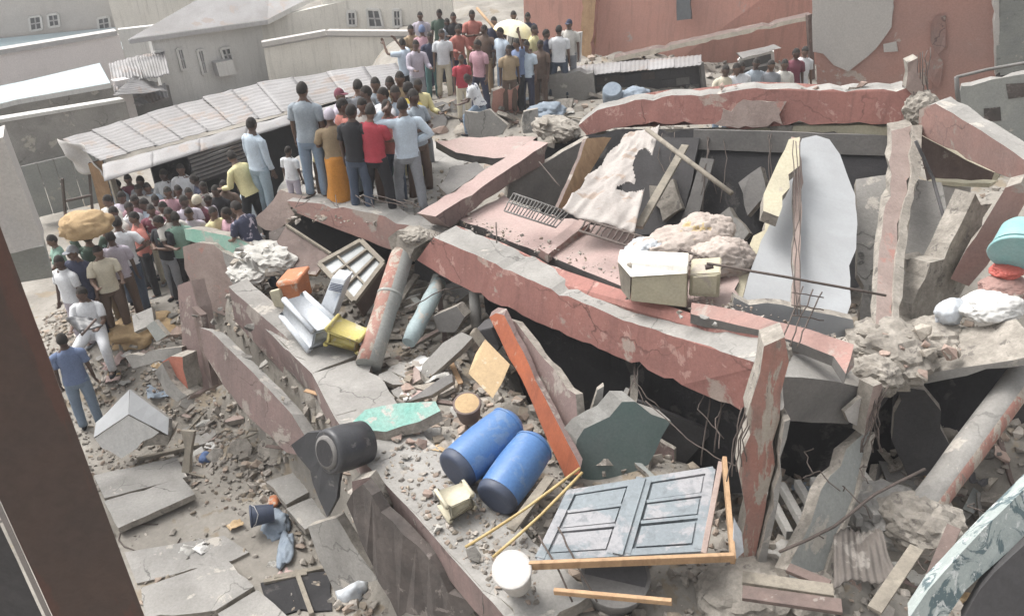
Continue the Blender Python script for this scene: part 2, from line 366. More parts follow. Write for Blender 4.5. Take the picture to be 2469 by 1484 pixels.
def grid_sheet(name, q, nu, nv, m, fn=None, thick=0.01, parent=None, smooth=True):
    """a thin sheet over a quad q=[TL,TR,BR,BL], displaced along its normal by fn(u,v)"""
    q = [V3(p) for p in q]; n = newell(q)
    if n.dot(CAM - sum(q, Vector()) / 4) < 0: n = -n
    bm = bmesh.new(); lay = []
    for back in (0, 1):
        rows = []
        for j in range(nv + 1):
            v = j / nv; row = []
            for i in range(nu + 1):
                u = i / nu
                p = (q[0] * (1 - u) + q[1] * u) * (1 - v) + (q[3] * (1 - u) + q[2] * u) * v
                if fn: p = p + n * fn(u, v)
                row.append(bm.verts.new(p - n * thick * back))
            rows.append(row)
        for j in range(nv):
            for i in range(nu):
                f = (rows[j][i], rows[j][i + 1], rows[j + 1][i + 1], rows[j + 1][i])
                bm.faces.new(f if back else f[::-1])
        lay.append(rows)
    A, B = lay
    def rim(x, y):
        for i in range(len(x) - 1): bm.faces.new((x[i], x[i + 1], y[i + 1], y[i]))
    rim(A[0], B[0]); rim(A[-1], B[-1]); rim([r[0] for r in A], [r[0] for r in B]); rim([r[-1] for r in A], [r[-1] for r in B])
    bmesh.ops.recalc_face_normals(bm, faces=bm.faces[:])
    return fin(bm, name, [m], parent, smooth)
def lerp(a, b, t): return a + (b - a) * t
def above(b, v):                              # the point straight above b that shows at picture row v
    lo, hi = b.z - 5, b.z + 40
    for _ in range(40):
        m = (lo + hi) / 2
        if proj(Vector((b.x, b.y, m)))[1] > v: lo = m
        else: hi = m
    return Vector((b.x, b.y, lo))
def on_plane(u, v, q, off=0.0):              # where the line of sight meets the plane of a wall
    n = newell(q); c = q[0]
    if n.dot(CAM - c) < 0: n = -n
    d = ray(u, v); return CAM + d * ((c + n * off - CAM).dot(n) / d.dot(n))
def upright(base, tops, z=0.0):              # outline of an upright wall: foot pixels on height z, rows of its top edge
    b = [Hh(u, v, z) for u, v in base]
    return [above(p, t) for p, t in zip(b, tops)] + b[::-1]
# ================================================================= THE GROUND
def build_ground():
    x0, x1, y0, y1, st = -16.0, 16.0, 1.0, 34.0, 0.1
    nx, ny = int((x1 - x0) / st) + 1, int((y1 - y0) / st) + 1
    vs, fs = [], []
    for j in range(ny):
        for i in range(nx):
            x, y = x0 + i * st, y0 + j * st
            vs.append((x, y, zfun(x, y)))
    for j in range(ny - 1):
        for i in range(nx - 1):
            a = j * nx + i
            fs.append((a, a + 1, a + nx + 1, a + nx))
    ring = [i for i in range(nx)] + [j * nx + nx - 1 for j in range(1, ny)] + [(ny - 1) * nx + i for i in range(nx - 2, -1, -1)] + [j * nx for j in range(ny - 2, 0, -1)]
    base = len(vs); k = len(ring)
    for r in ring:
        x, y, z = vs[r]; dx, dy = x, y - 17; L_ = math.hypot(dx, dy)
        vs.append((x + dx / L_ * 900, y + dy / L_ * 900, 0.0))
    for i in range(k):
        j = (i + 1) % k
        fs.append((ring[j], ring[i], base + i, base + j))
    me = bpy.data.meshes.new('ground'); me.from_pydata(vs, [], fs); me.update()
    for p in me.polygons: p.use_smooth = True
    return tag(link('ground', me, None, [M['ground']]), kind='structure')
ground = build_ground()
# paving slabs that show at the foot of the rubble: pieces of the ground
def gz(u, v, dz=0.0):
    p = hit(u, v); return Hh(u, v, p.z + dz)
def paving(pts, z, t=0.10, m='conc', rag=0.012, name='paving_slab'):
    return plate(name, [Hh(u, v, z) for u, v in pts], Vector((0, 0, -t)), M[m], M['core'], rag, parent=ground)
paving([(225, 1145), (425, 1100), (452, 1148), (252, 1200)], 0.13)
paving([(250, 1207), (440, 1150), (470, 1190), (285, 1272)], 0.17)
paving([(300, 1330), (540, 1290), (600, 1330), (560, 1350), (330, 1405)], 0.04, m='conc')
paving([(340, 1415), (545, 1345), (612, 1412), (520, 1470), (350, 1490)], 0.10)
paving([(150, 1260), (240, 1225), (275, 1285), (190, 1330)], 0.06)
paving([(525, 1478), (622, 1420), (700, 1490), (560, 1530)], 0.07)
paving([(640, 1160), (720, 1135), (745, 1185), (690, 1215)], 0.12)
paving([(690, 1225), (760, 1195), (790, 1250), (735, 1275)], 0.10)

def vec(x, y, z): return Vector((x, y, z))
# ================================================================= HOUSES AT THE BACK, LEFT
def wall(name, pts, t, m, parent, side=None, rag=0.0):
    return plate(name, pts, t, M[m], M[side or m], rag, seg=3.0, parent=parent)
def window(parent, quad, bars=True):
    """a window: frame proud of the wall, dark pane set in"""
    q = [V3(p) for p in quad]; n = newell(q)
    if n.dot(CAM - q[0]) < 0: n = -n
    bm = bmesh.new()
    qq = [p + n * 0.03 for p in q]
    for a, b in zip(qq, qq[1:] + qq[:1]): bar_bm(bm, a, b, 0.08, 0.08, n)
    w = fin(bm, 'window', [M['greywall']], parent)
    pane = plate('pane', [p + n * 0.015 for p in q], 0.02, M['win'], M['win'], 0, 9, parent=w)
    bm = bmesh.new()
    mid = [(qq[0] + qq[3]) / 2, (qq[1] + qq[2]) / 2]; bar_bm(bm, mid[0], mid[1], 0.05, 0.05, n)
    mid = [(qq[0] + qq[1]) / 2, (qq[2] + qq[3]) / 2]; bar_bm(bm, mid[0], mid[1], 0.05, 0.05, n)
    fin(bm, 'glazing_bar', [M['steel']], w)
    return w

hg = thing('house', 'grey rendered house with four narrow windows behind the tin shed roof', 'house', Hh(480, 250, 0))
def uwall(name, base, tops, t, m, parent, z=0.0, side=None):
    q = upright(base, tops, z); wall(name, q, t, m, parent, side); return q
q = uwall('wall', [(404, 262), (655, 205)], [92, 48], 0.3, 'greywall', hg)
def wins(parent, q, rects):
    for r in rects: window(parent, [on_plane(u, v, q, 0.02) for u, v in r])
wins(hg, q, ([(372, 125), (394, 121), (401, 170), (381, 174)], [(425, 119), (439, 116), (451, 166), (438, 170)],
             [(474, 122), (488, 119), (500, 176), (489, 180)], [(530, 118), (553, 114), (562, 146), (541, 150)]))
nq = newell(q); nq = nq if nq.dot(CAM - q[0]) > 0 else -nq
ac = plate('air_conditioner', [on_plane(u, v, q, 0.38) for u, v in ((520, 152), (560, 144), (570, 178), (530, 186))], -nq * 0.34, M['greywall'], M['steel'], 0, 9)
tag(ac, 'grey air conditioner box under the fourth window of the grey house', 'air conditioner')
e0, e1 = q[0] + vec(-.5, -.5, .1), q[1] + vec(.4, -.5, .1)
uwall('side_wall', [(656, 205), (1000, 180)], [48, -30], 0.3, 'beige', hg)
plate('roof', [e0, e1, e1 + vec(4.5, 4.2, 1.6), e0 + vec(3.5, 6.0, 1.6)], Vector((0, 0, -0.18)), M['tin'], M['greywall'], 0.01, 3, parent=hg)
plate('gutter', [e0 + vec(0, -.04, -.02), e1 + vec(0, -.04, -.02), e1 + vec(0, -.04, -.16), e0 + vec(0, -.04, -.16)], 0.06, M['steel'], M['steel'], 0.0, 3, parent=hg)

hb = thing('house', 'beige house with a pale flat parapet beyond the crowd on the tin roof', 'house', Hh(800, 230, 0))
qa = uwall('front_wall', [(655, 228), (806, 214)], [112, 84], 0.25, 'beige', hb)
qb = uwall('wall', [(807, 214), (1030, 220)], [84, 86], 0.25, 'beige', hb)
for q in (qa, qb):
    a, b = q[0] + vec(0, -.12, .0), q[1] + vec(0, -.12, .0)
    plate('parapet', [a + vec(0, 0, .16), b + vec(0, 0, .16), b, a], 0.3, M['whitew'], M['whitew'], 0.0, 3, parent=hb)
    plate('shadow_strip', [a + vec(0, .1, -.02), b + vec(0, .1, -.02), b + vec(0, .1, -.07), a + vec(0, .1, -.07)], 0.02, M['steel'], M['steel'], 0.0, 3, parent=hb)  # solid strip coloured as the shadow line under the parapet
qc = uwall('upper_wall', [(800, 190), (1100, 192)], [-40, -50], 0.3, 'beige', hb)
wins(hb, qc, ([(838, 28), (858, 28), (860, 62), (840, 62)], [(885, 22), (915, 24), (925, 66), (890, 66)], [(948, 24), (966, 24), (968, 64), (950, 64)]))

hw = thing('house', 'far white house at the edge of the lane behind the lilac wall', 'house', Hh(150, 150, 0))
q = uwall('wall', [(-250, 190), (420, 122)], [-20, -60], 0.3, 'whitew', hw)
wins(hw, q, ([(70, 42), (98, 38), (102, 70), (74, 75)], [(115, 36), (140, 33), (144, 62), (119, 66)], [(235, 45), (262, 40), (266, 68), (239, 73)]))
r0, r1 = [on_plane(u, v, q, .1) for u, v in ((-200, 112), (360, 58))]
plate('awning', [r0, r1, r1 + vec(.6, -1.8, -.55), r0 + vec(.6, -1.8, -.55)], Vector((0, 0, -0.1)), M['cyanroof'], M['greywall'], 0.02, 3, parent=hw)
hf = thing('house', 'pale distant house filling the gap between the white house and the grey house', 'house', Hh(430, 130, 0))
uwall('wall', [(300, 150), (700, 105)], [-60, -90], 0.3, 'beige', hf)
hp = thing('house', 'low lilac and pink walled house with a long shadow line under its roof edge', 'house', Hh(170, 230, 0))
q = uwall('wall', [(-200, 290), (318, 205)], [172, 84], 0.3, 'palewall', hp)
a, b = q[0] + vec(0, -.1, 0), q[1] + vec(0, -.1, 0)
plate('fascia', [a + vec(0, 0, .16), b + vec(0, 0, .16), b, a], 0.5, M['steel'], M['whitew'], 0, 3, parent=hp)
uwall('side_wall', [(319, 205), (440, 190)], [72, 58], 0.3, 'greywall', hp)

lb = thing('outbuilding', 'low outbuilding with a pale cyan flat roof and grey block wall', 'outbuilding', Hh(150, 300, 0))
plate('roof', [Hh(u, v, 1.75) for u, v in [(-160, 240), (60, 195), (240, 152), (266, 200), (40, 240), (-160, 290)]], Vector((0, 0, -0.14)), M['cyanroof'], M['greywall'], 0.01, 3, parent=lb)
uwall('wall', [(-150, 352), (40, 306), (286, 258)], [296, 246, 206], 0.25, 'conc', lb)
ct = thing('tin_roof', 'crumpled pale tin roof sheets between the cyan roof and the grey house', 'roof', Hh(320, 230, 1.2))
for i, (q, z0, z1) in enumerate((([(262, 152), (330, 134), (348, 190), (276, 228)], 1.9, 1.5), ([(330, 134), (396, 122), (410, 180), (348, 190)], 1.9, 1.55),
                       ([(272, 230), (322, 180), (366, 196), (404, 220)], 1.7, 1.2), ([(298, 236), (398, 200), (408, 236), (330, 256)], 1.1, .9))):
    grid_sheet('roof_sheet', [Hh(*q[0], z0), Hh(*q[1], z0), Hh(*q[2], z1), Hh(*q[3], z1)], 40, 6, M['tin'],
               lambda u, v: 0.02 * math.sin(u * 60) + 0.10 * noise.noise(Vector((u * 3, v * 3, 1))), parent=ct)
uwall('prop_wall', [(280, 300), (420, 262)], [242, 206], 0.2, 'concd', ct)
yw = thing('yard_wall', 'stained grey yard wall with a coping line beside the end of the tin shed', 'wall', Hh(120, 400, 0))
q = uwall('wall', [(-150, 470), (60, 418), (330, 348)], [336, 292, 244], 0.25, 'conc', yw)
for a, b in ((q[0], q[1]), (q[1], q[2])):
    a, b = a + vec(0, -.06, 0), b + vec(0, -.06, 0)
    plate('coping', [a + vec(0, 0, .09), b + vec(0, 0, .09), b, a], 0.35, M['greywall'], M['greywall'], 0.01, 3, parent=yw)
uwall('pillar', [(312, 330), (344, 322)], [196, 190], 0.3, 'palewall', yw)
gt = thing('metal_gate', 'dusty grey green metal gate of tall panels at the end of the lane', 'gate', Hh(150, 520, 0.2))
for i in range(5):
    u0 = 70 + i * 38
    wall('gate_panel', upright([(u0 + 22, 524 - i * 9), (u0 + 58, 515 - i * 9)], [402 - i * 9, 393 - i * 9], .2), 0.05, 'columng', gt, 'concd')
g0 = upright([(85, 522), (285, 472)], [400, 352], .2); bar('rail', lerp(g0[0], g0[3], .45) + vec(0, -.05, 0), lerp(g0[1], g0[2], .45) + vec(0, -.05, 0), 0.06, 0.06, M['concd'], parent=gt)

# near white house corner on the left edge
wc = thing('house_corner', 'near white house corner with shade coloured grey in the recess under its overhang', 'house', Hh(60, 700, 0))
wall('overhang_wall', [(-120, 380, 9.3), (8, 330, 9.4), (106, 590, 10.2), (40, 608, 10.0), (-120, 640, 9.8)], 0.5, 'whitew', wc)
wall('recess_wall', [(-120, 636, 10.3), (40, 606, 10.5), (106, 592, 10.7), (128, 668, 11.1), (42, 682, 10.9), (-120, 720, 10.7)], 0.3, 'columng', wc)  # shadow under the overhang put in as grey green colour
wall('pier', [(-300, 700, 10.6), (-120, 690, 10.7), (-60, 1000, 12.0), (-300, 1050, 12.0)], 0.4, 'conc', wc)

# ================================================================= TIN SHED
sh = thing('tin_shed', 'long open shed with weathered corrugated tin roof sheets behind the onlookers', 'shed', Hh(430, 420, 0))
FL, FR = P(150, 338, 17.3), P(925, 150, 25.0)
BL, BR = P(342, 262, 20.5), P(960, 160, 25.6)
top = [Hh(150, 336, 2.55), Hh(395, 262, 2.75), Hh(640, 196, 2.9), Hh(955, 150, 3.0)]
fr = [Hh(245, 388, 2.45), Hh(480, 325, 2.6), Hh(700, 268, 2.7), Hh(985, 205, 2.8)]
N_ = 11
def along(pl, t):
    t *= len(pl) - 1; i = min(int(t), len(pl) - 2); return lerp(pl[i], pl[i + 1], t - i)
for k in range(N_):
    t0, t1 = k / N_, (k + 1.08) / N_
    t1 = min(t1, 1.0)
    ph = random.random() * 6; sk = random.uniform(-.012, .012)
    q = [along(top, t0) + Vector((0, 0, 0.02 * (k % 2))), along(top, t1) + Vector((0, 0, 0.02 * (k % 2) + sk)), along(fr, t1) + Vector((0, 0, 0.02 * (k % 2))), along(fr, t0) + Vector((0, 0, 0.02 * (k % 2) - sk))]
    grid_sheet('roof_sheet', q, 8, 60, M['tin'], lambda u, v, ph=ph: 0.015 * math.sin(v * 64) + 0.022 * noise.noise(Vector((u * 2 + ph, v * 3, ph))), parent=sh)
lo = [Hh(250, 428, 2.32), Hh(480, 358, 2.47), Hh(700, 292, 2.57), Hh(985, 222, 2.67)]
for k in range(6):                                # hanging apron of flat tin along the front
    t0, t1 = k / 6, (k + 1.01) / 6; t1 = min(1, t1)
    d = Vector((0.05, -0.12, -0.03))
    grid_sheet('apron_sheet', [along(fr, t0) + d, along(fr, t1) + d, along(lo, t1) + d, along(lo, t0) + d], 14, 4, M['tin'], lambda u, v, k=k: 0.03 * noise.noise(Vector((u * 3 + k, v * 2, k))), parent=sh)
for k, (u, v) in enumerate(((255, 432), (470, 366), (690, 300))):
    a = Hh(u, v, 2.05 + k * .08); a.y += 0.25
    bar('post', a, Vector((a.x, a.y, zfun(a.x, a.y) - 0.1)), 0.11, 0.11, M['woodg'], parent=sh)
# back wall coloured dark as shade under the eave; louvred tin side
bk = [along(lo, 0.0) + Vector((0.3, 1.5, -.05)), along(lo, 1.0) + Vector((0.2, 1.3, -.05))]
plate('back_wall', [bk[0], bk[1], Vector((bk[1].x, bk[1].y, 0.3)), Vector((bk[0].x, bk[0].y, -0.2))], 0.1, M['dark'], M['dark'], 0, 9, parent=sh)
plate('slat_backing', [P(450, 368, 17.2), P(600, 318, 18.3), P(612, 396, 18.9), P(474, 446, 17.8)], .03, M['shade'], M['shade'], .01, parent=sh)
for k in range(8):
    f = k / 7.5
    bm = bmesh.new()
    a = lerp(P(452, 372, 17.0), P(475, 440, 17.6), f); b = lerp(P(600, 322, 18.1), P(610, 392, 18.7), f)
    bar_bm(bm, a, b, 0.03, 0.052, Vector((0, -0.5, 1)))
    fin(bm, 'slat', [M['tin']], sh)
# canvas flap and boards at the shed's end
cf = grid_sheet('canvas_flap', [(138, 335, 17.2), (205, 352, 17.1), (252, 425, 17.4), (190, 415, 17.6)], 16, 12, M['whitew'],
                lambda u, v: 0.12 * noise.noise(Vector((u * 2.5, v * 2.5, 4))) + 0.06 * math.sin(u * 7))
tag(cf, 'off white canvas flap hanging from the low corner of the shed roof', 'canvas')
bd = plate('wooden_board', [(212, 395, 17.3), (246, 385, 17.3), (282, 520, 18.0), (252, 540, 18.0)], 0.08, M['wood'], M['woodd'], 0.02)
tag(bd, 'brown upright board closing the end of the tin shed', 'board')
fg = thing('gate_frame', 'thin dark metal gate frame standing in the lane beside the tin shed', 'gate frame', Hh(240, 560, 0.4))
for a, b in (((150, 430, 17.5), (160, 545, 18.1)), ((215, 415, 17.6), (225, 530, 18.1)), ((152, 486, 17.8), (222, 470, 17.8)), ((158, 545, 18.1), (225, 530, 18.1))):
    bar('bar', a, b, 0.05, 0.05, M['rust'], parent=fg)

# ================================================================= PINK HOUSES AT THE BACK, RIGHT
pk = thing('house', 'faded pink house with a slanting brown roof line behind the crumpled shed', 'house', Hh(1650, 230, 0))
wall('wall', [(1260, -70, 24.5), (1960, -90, 21.0), (1972, 205, 22.5), (1745, 240, 23.5), (1270, 250, 26.0)], 0.3, 'pinkwall', pk)
plate('roof_strip', [(1480, 140, 23.0), (1560, 122, 22.6), (1955, 38, 20.6), (1956, 48, 20.6), (1560, 134, 22.6), (1482, 150, 23.0)], Vector((0.1, 0.5, -0.02)), M['woodg'], M['woodd'], 0.02, parent=pk)
plate('pilaster', [(1405, -40, 23.3), (1440, -42, 23.1), (1424, 160, 24.2), (1398, 160, 24.3)], 0.3, M['wood'], M['pinkwall'], 0.02, parent=pk)
plate('opening', [(1628, -40, 22.3), (1664, -44, 22.1), (1666, 46, 22.4), (1632, 50, 22.6)], 0.1, M['win'], M['win'], 0.01, parent=pk)
bw = plate('window_canopy', [(1778, 128, 20.9), (1868, 108, 20.5), (1885, 116, 20.2), (1790, 142, 20.6)], Vector((0.03, 0.25, -0.06)), M['concd'], M['concd'], 0.02, parent=pk)
window(pk, [(1782, 142, 21.4), (1862, 122, 21.1), (1866, 178, 21.5), (1786, 192, 21.8)])
bar('down_pipe', (1950, 34, 20.5), (1958, 190, 21.4), 0.12, 0.12, M['woodd'], parent=pk)
pb = thing('house', 'pink end wall with large bare grey plaster patches and a breeze block screen', 'house', Hh(2200, 260, 0))
pq = [P(1956, -90, 17.8), P(2398, -90, 16.2), P(2400, 185, 17.5)]
wall('wall', [pq[0], pq[1], pq[2], on_plane(2310, 300, pq), on_plane(1975, 300, pq)], 0.3, 'pinkpatch', pb)
pq = [P(1956, -90, 17.8), P(2398, -90, 16.2), P(2400, 185, 17.5)]
plate('bare_plaster', [on_plane(1957, -60, pq, .055), on_plane(2156, -60, pq, .055), on_plane(2150, 66, pq, .055), on_plane(2112, 118, pq, .055), on_plane(2046, 172, pq, .055), on_plane(2010, 158, pq, .055), on_plane(1985, 130, pq, .055), on_plane(1960, 125, pq, .055)], 0.05, M['whitew'], M['whitew'], 0.027, seg=0.22, parent=pb)
plate('bare_plaster', [on_plane(2130, 105, pq, .055), on_plane(2160, 100, pq, .055), on_plane(2164, 122, pq, .055), on_plane(2132, 126, pq, .055)], 0.012, M['whitew'], M['whitew'], 0.03, parent=pb)
plate('bare_plaster', [on_plane(2255, 40, pq, .055), on_plane(2282, 36, pq, .055), on_plane(2276, 150, pq, .055), on_plane(2262, 215, pq, .055), on_plane(2240, 230, pq, .055), on_plane(2252, 120, pq, .055)], 0.012, M['pinkdust'], M['pinkdust'], 0.05, parent=pb)
plate('corner_strip', [(2394, -60, 16.15), (2408, -60, 16.1), (2412, 172, 17.35), (2400, 182, 17.4)], 0.2, M['whitew'], M['whitew'], 0.01, parent=pb)
# breeze block screen: square blocks each with a cross of four holes
def breeze_block(q, parent):
    q = [V3(p) for p in q]; n = newell(q)
    if n.dot(CAM - q[0]) < 0: n = -n
    bm = bmesh.new(); th = (q[1] - q[0]).length * 0.13
    for a, b in zip(q, q[1:] + q[:1]): bar_bm(bm, a, b, 0.14, th, n)
    bar_bm(bm, q[0], q[2], 0.10, th * .8, n); bar_bm(bm, q[1], q[3], 0.10, th * .8, n)
    return fin(bm, 'breeze_block', [M['columng']], parent)
for i in range(3):
    for j in range(6):
        u0, v0 = 2412 + i * 34, -28 + j * 34 - i * 4
        breeze_block([(u0, v0, 16.3 + j * .17 - i * .1), (u0 + 32, v0 - 4, 16.2 + j * .17 - i * .1), (u0 + 32, v0 + 28, 16.37 + j * .17 - i * .1), (u0, v0 + 32, 16.47 + j * .17 - i * .1)], pb)
sa, sb_2 = P(2404, -60, 17.2), P(2560, -84, 16.7)
plate('screen_back', [sa, sb_2, Vector((sb_2.x, sb_2.y, 1.6)), Vector((sa.x, sa.y, 1.6))], 0.1, M['shade'], M['shade'], 0, 9, parent=pb)
lw = thing('block_wall', 'grey green low block wall below the handrail at the edge of the picture', 'wall', Hh(2420, 330, 1.9))
la, lb_ = P(2318, 208, 15.6), P(2600, 152, 14.7)
plate('wall', [la, lb_, Vector((lb_.x, lb_.y, 1.6)), Vector((la.x, la.y, 1.6))], 0.25, M['columng'], M['conc'], 0.02, parent=lw)
lq = [la, lb_, Vector((lb_.x, lb_.y, 1.6)), Vector((la.x, la.y, 1.6))]
for q in ([(2372, 262), (2412, 258), (2414, 290), (2376, 292)], [(2425, 205), (2469, 200), (2469, 235), (2430, 238)]):
    plate('opening', [on_plane(u, v, lq, .02) for u, v in q], 0.015, M['darkb'], M['darkb'], 0.03, parent=lw)
hr = thing('handrail', 'bent dark steel handrail above the grey green block wall', 'handrail', Hh(2310, 250, 2.5))
tube('rail', [(2306, 186, 15.2), (2380, 168, 15.0), (2470, 152, 14.7), (2560, 136, 14.4)], 0.03, M['concd'], 6, hr)
tube('post', [(2306, 186, 15.2), (2309, 230, 15.4), (2314, 268, 15.6)], 0.045, M['concd'], 6, hr)
# lean-to with a light tin roof and dark wall
lt = thing('lean_to', 'low lean-to with a pale tin roof over a dark wall', 'shed', Hh(1560, 240, 2))
for k in range(5):
    u0, u1 = 1365 + k * 65, 1365 + (k + 1.02) * 65
    def e(u): return 166 - (u - 1365) * 0.085
    grid_sheet('roof_sheet', [(u0, e(u0) - 6, 21.8 - k * .2), (u1, e(u1) - 6, 21.6 - k * .2), (u1, e(u1) + 18, 20.6 - k * .2), (u0, e(u0) + 20, 20.8 - k * .2)], 24, 4, M['tin'], lambda u, v: 0.008 * math.sin(u * 40), parent=lt)
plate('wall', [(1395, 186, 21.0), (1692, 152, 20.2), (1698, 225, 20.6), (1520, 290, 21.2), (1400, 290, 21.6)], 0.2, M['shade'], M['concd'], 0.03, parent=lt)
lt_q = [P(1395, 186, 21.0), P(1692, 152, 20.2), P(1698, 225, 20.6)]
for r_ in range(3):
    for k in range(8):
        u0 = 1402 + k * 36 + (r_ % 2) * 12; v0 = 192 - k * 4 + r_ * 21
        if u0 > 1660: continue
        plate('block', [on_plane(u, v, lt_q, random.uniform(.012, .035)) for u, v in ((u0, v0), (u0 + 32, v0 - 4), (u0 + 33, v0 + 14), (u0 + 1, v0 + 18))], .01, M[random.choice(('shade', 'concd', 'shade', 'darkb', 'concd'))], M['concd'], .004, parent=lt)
bar('post', (1690, 150, 20.0), (1700, 235, 20.5), 0.10, 0.10, M['concd'], parent=lt)
wf = plate('low_wall', [(1290, 178, 20.8), (1430, 176, 20.5), (1440, 235, 20.9), (1320, 250, 21.2)], 0.2, M['conc'], M['concd'], 0.03)
tag(wf, 'low grey concrete wall under the white tee shirt man by the lean-to', 'wall')
wb = plate('white_board', [(1362, 82, 20.9), (1402, 78, 20.7), (1398, 150, 21.1), (1364, 152, 21.3)], 0.08, M['whitew'], M['greywall'], 0.01)
tag(wb, 'large white board standing beside the man in a white tee shirt', 'board')
bb = lathe('barrel', Hh(1478, 250, 2.2), Hh(1476, 214, 2.65), [(0, .20), (.1, .23), (.5, .24), (.9, .23), (1, .20)], M['palecloth'], 20); tag(bb, 'faded blue barrel standing by the dark wall of the lean-to', 'barrel')
tag(blob('blue_cloth', Hh(1530, 232, 2.4), .40, .3, .18, M['palecloth'], .4, 2.2, .2, 4), 'pale blue cloth heap beside the faded blue barrel', 'cloth')
tag(blob('blue_bundle', Hh(1322, 268, 2.3), .35, .3, .16, M['palecloth'], .5, 2.4, .2, 4), 'pale blue bundle in the rubble below the umbrella holder', 'bundle')
pa = plate('pink_ramp', [(1188, 220, 19.6), (1250, 205, 19.6), (1256, 290, 20.3), (1190, 290, 20.0)], 0.15, M['pinkwall'], M['core'], 0.04)
tag(pa, 'tilted salmon pink slab lying behind the black trousered man under the umbrella', 'slab')

# ================================================================= BALCONY POST CLOSE TO THE CAMERA
bp = thing('balcony_post', 'brown painted balcony post close up with chipped paint and a pale edge', 'post', P(190, 1060, 2.0))
def vpost(u, v, Z, z0, z1):
    p = P(u, v, Z); return [Vector((p.x, p.y, z0)), Vector((p.x, p.y, z1))]
eR = P(230, 1166, 2.05); eL = P(62, 1340, 2.05); eR2 = P(128, 1290, 2.22)
def quadpost(name, a, b, t, m, z0=4.6, z1=9.3):
    av, bv = Vector((a.x, a.y, 0)), Vector((b.x, b.y, 0)); d = (bv - av).normalized(); n = bv.normalized() * t
    bm = bmesh.new()
    vs = []
    K = 24
    for i in range(K + 1):
        z = lerp(z0, z1, i / K)
        vs.append([bm.verts.new(Vector((q.x, q.y, z)) + Vector((noise.noise(Vector((z * 6, q.x * 9, 0))) * 0.002, 0, 0))) for q in (av, bv, bv + n, av + n)])
    for r0, r1 in zip(vs, vs[1:]):
        for k in range(4): bm.faces.new((r0[k], r0[(k + 1) % 4], r1[(k + 1) % 4], r1[k]))
    bm.faces.new(vs[0][::-1]); bm.faces.new(vs[-1])
    bmesh.ops.recalc_face_normals(bm, faces=bm.faces[:])
    return fin(bm, name, [M[m]], bp)
quadpost('post', eL, eR, 0.16, 'post')
eL2 = P(52, 1345, 2.05)
quadpost('edge_strip', P(44, 1340, 2.06), P(60, 1342, 2.06), 0.05, 'postedge')
eD = P(-200, 1360, 2.2); quadpost('balcony_panel', eD, P(41, 1352, 2.2), 0.05, 'shade', 4.6, 7.35)
# ================================================================= THE COLLAPSED BUILDING
cb = thing('collapsed_building', 'collapsed pink painted concrete building with tilted beams and floors', 'building', (0.5, 8.0, 1.8))
def up(pts, Z, k=0.0):                       # give every outline pixel a depth that changes evenly across the outline: Z=(u0,Z0,u1,Z1) plus k per pixel down
    u0, a, u1, b = Z; vm = sum(p[1] for p in pts) / len(pts)
    return [P(u, v, a + (b - a) * (u - u0) / (u1 - u0) + k * (v - vm)) for u, v in pts]
KV = 0.0022                                  # depth gained per pixel down a wall that stands upright
def part(name, pts, Z, d, m, side='core', rag=0.02, k=KV, seg=0.16, label=None):
    return plate(name, up(pts, Z, k), d if isinstance(d, Vector) else float(d), M[m], M[side], rag, seg, cb, label)
# long front beam
part('beam', [(1046, 572), (1160, 620), (1270, 671), (1390, 722), (1504, 772), (1690, 832), (1842, 880), (1836, 930), (1786, 988), (1687, 946), (1504, 866), (1367, 808), (1176, 722), (1060, 662), (1005, 626)],
     (1050, 11.7, 1850, 7.45), vec(0.30, 0.30, 0.03), 'pink', 'conc', 0.016, seg=0.12, label='long front beam with scuffed pink paint')
# beam under the onlookers
part('beam', [(692, 484), (780, 492), (899, 514), (985, 542), (1062, 566), (1030, 590), (1000, 604), (937, 600), (839, 562), (716, 514)],
     (690, 13.0, 1060, 11.8), vec(0.16, 0.32, 0.0), 'pinkdust', 'conc', 0.018)
# floor the onlookers stand on
plate('floor_slab', [Hh(u, v, 2.98) for u, v in [(668, 462), (740, 474), (830, 487), (920, 512), (1000, 543), (1085, 510), (1140, 440), (1120, 380), (1040, 335), (900, 335), (740, 360), (690, 410)]], Vector((0, 0, -0.16)), M['conc'], M['core'], 0.035, parent=cb)
part('floor_edge', [(604, 536), (640, 500), (674, 458), (742, 476), (700, 500), (712, 518), (672, 560), (640, 552)], (604, 13.5, 742, 12.9), 0.22, 'stone', 'core', 0.03, label='broken brown floor edge')
# diagonal beam
part('beam', [(1050, 522), (1180, 438), (1322, 344), (1313, 394), (1228, 442), (1085, 548)], (1050, 11.5, 1322, 13.1), vec(-0.26, 0.14, 0.0), 'mauve', 'pinkpale', 0.012, label='diagonal beam with a pale pink top')
# upper beam
part('beam', [(1394, 302), (1440, 266), (1530, 242), (1620, 230), (1735, 226), (1800, 214), (1980, 216), (2100, 216), (2192, 210), (2200, 232), (2168, 302), (2040, 298), (1900, 302), (1790, 312), (1700, 300), (1530, 300), (1414, 326)],
     (1395, 14.3, 2192, 11.1), vec(0.08, 0.40, -0.02), 'pink', 'conc', 0.022, label='upper beam with a dusty broken patch')
part('plaster_patch', [(1742, 262), (1776, 250), (1792, 240), (1850, 246), (1896, 244), (1878, 276), (1886, 300), (1850, 306), (1780, 310), (1722, 300), (1752, 280)], (1395, 14.25, 2192, 11.05), 0.015, 'stone', 'core', 0.024, seg=0.10)
part('soffit', [(1775, 312), (1900, 304), (2160, 302), (2152, 334), (2000, 326), (1900, 320), (1800, 326)], (1395, 14.45, 2192, 11.3), 0.25, 'cream', 'cream', 0.012)
# unseen slab added behind the upper beam, sloping away, to shade the room
a_, b_ = P(1420, 318, 14.6), P(2165, 292, 11.5)
plate('shading_slab', [a_, b_, b_ + vec(0.6, 3.4, -1.25), a_ + vec(0.4, 2.2, -0.9)], Vector((0, 0, -0.16)), M['concd'], M['core'], 0.03, parent=cb)
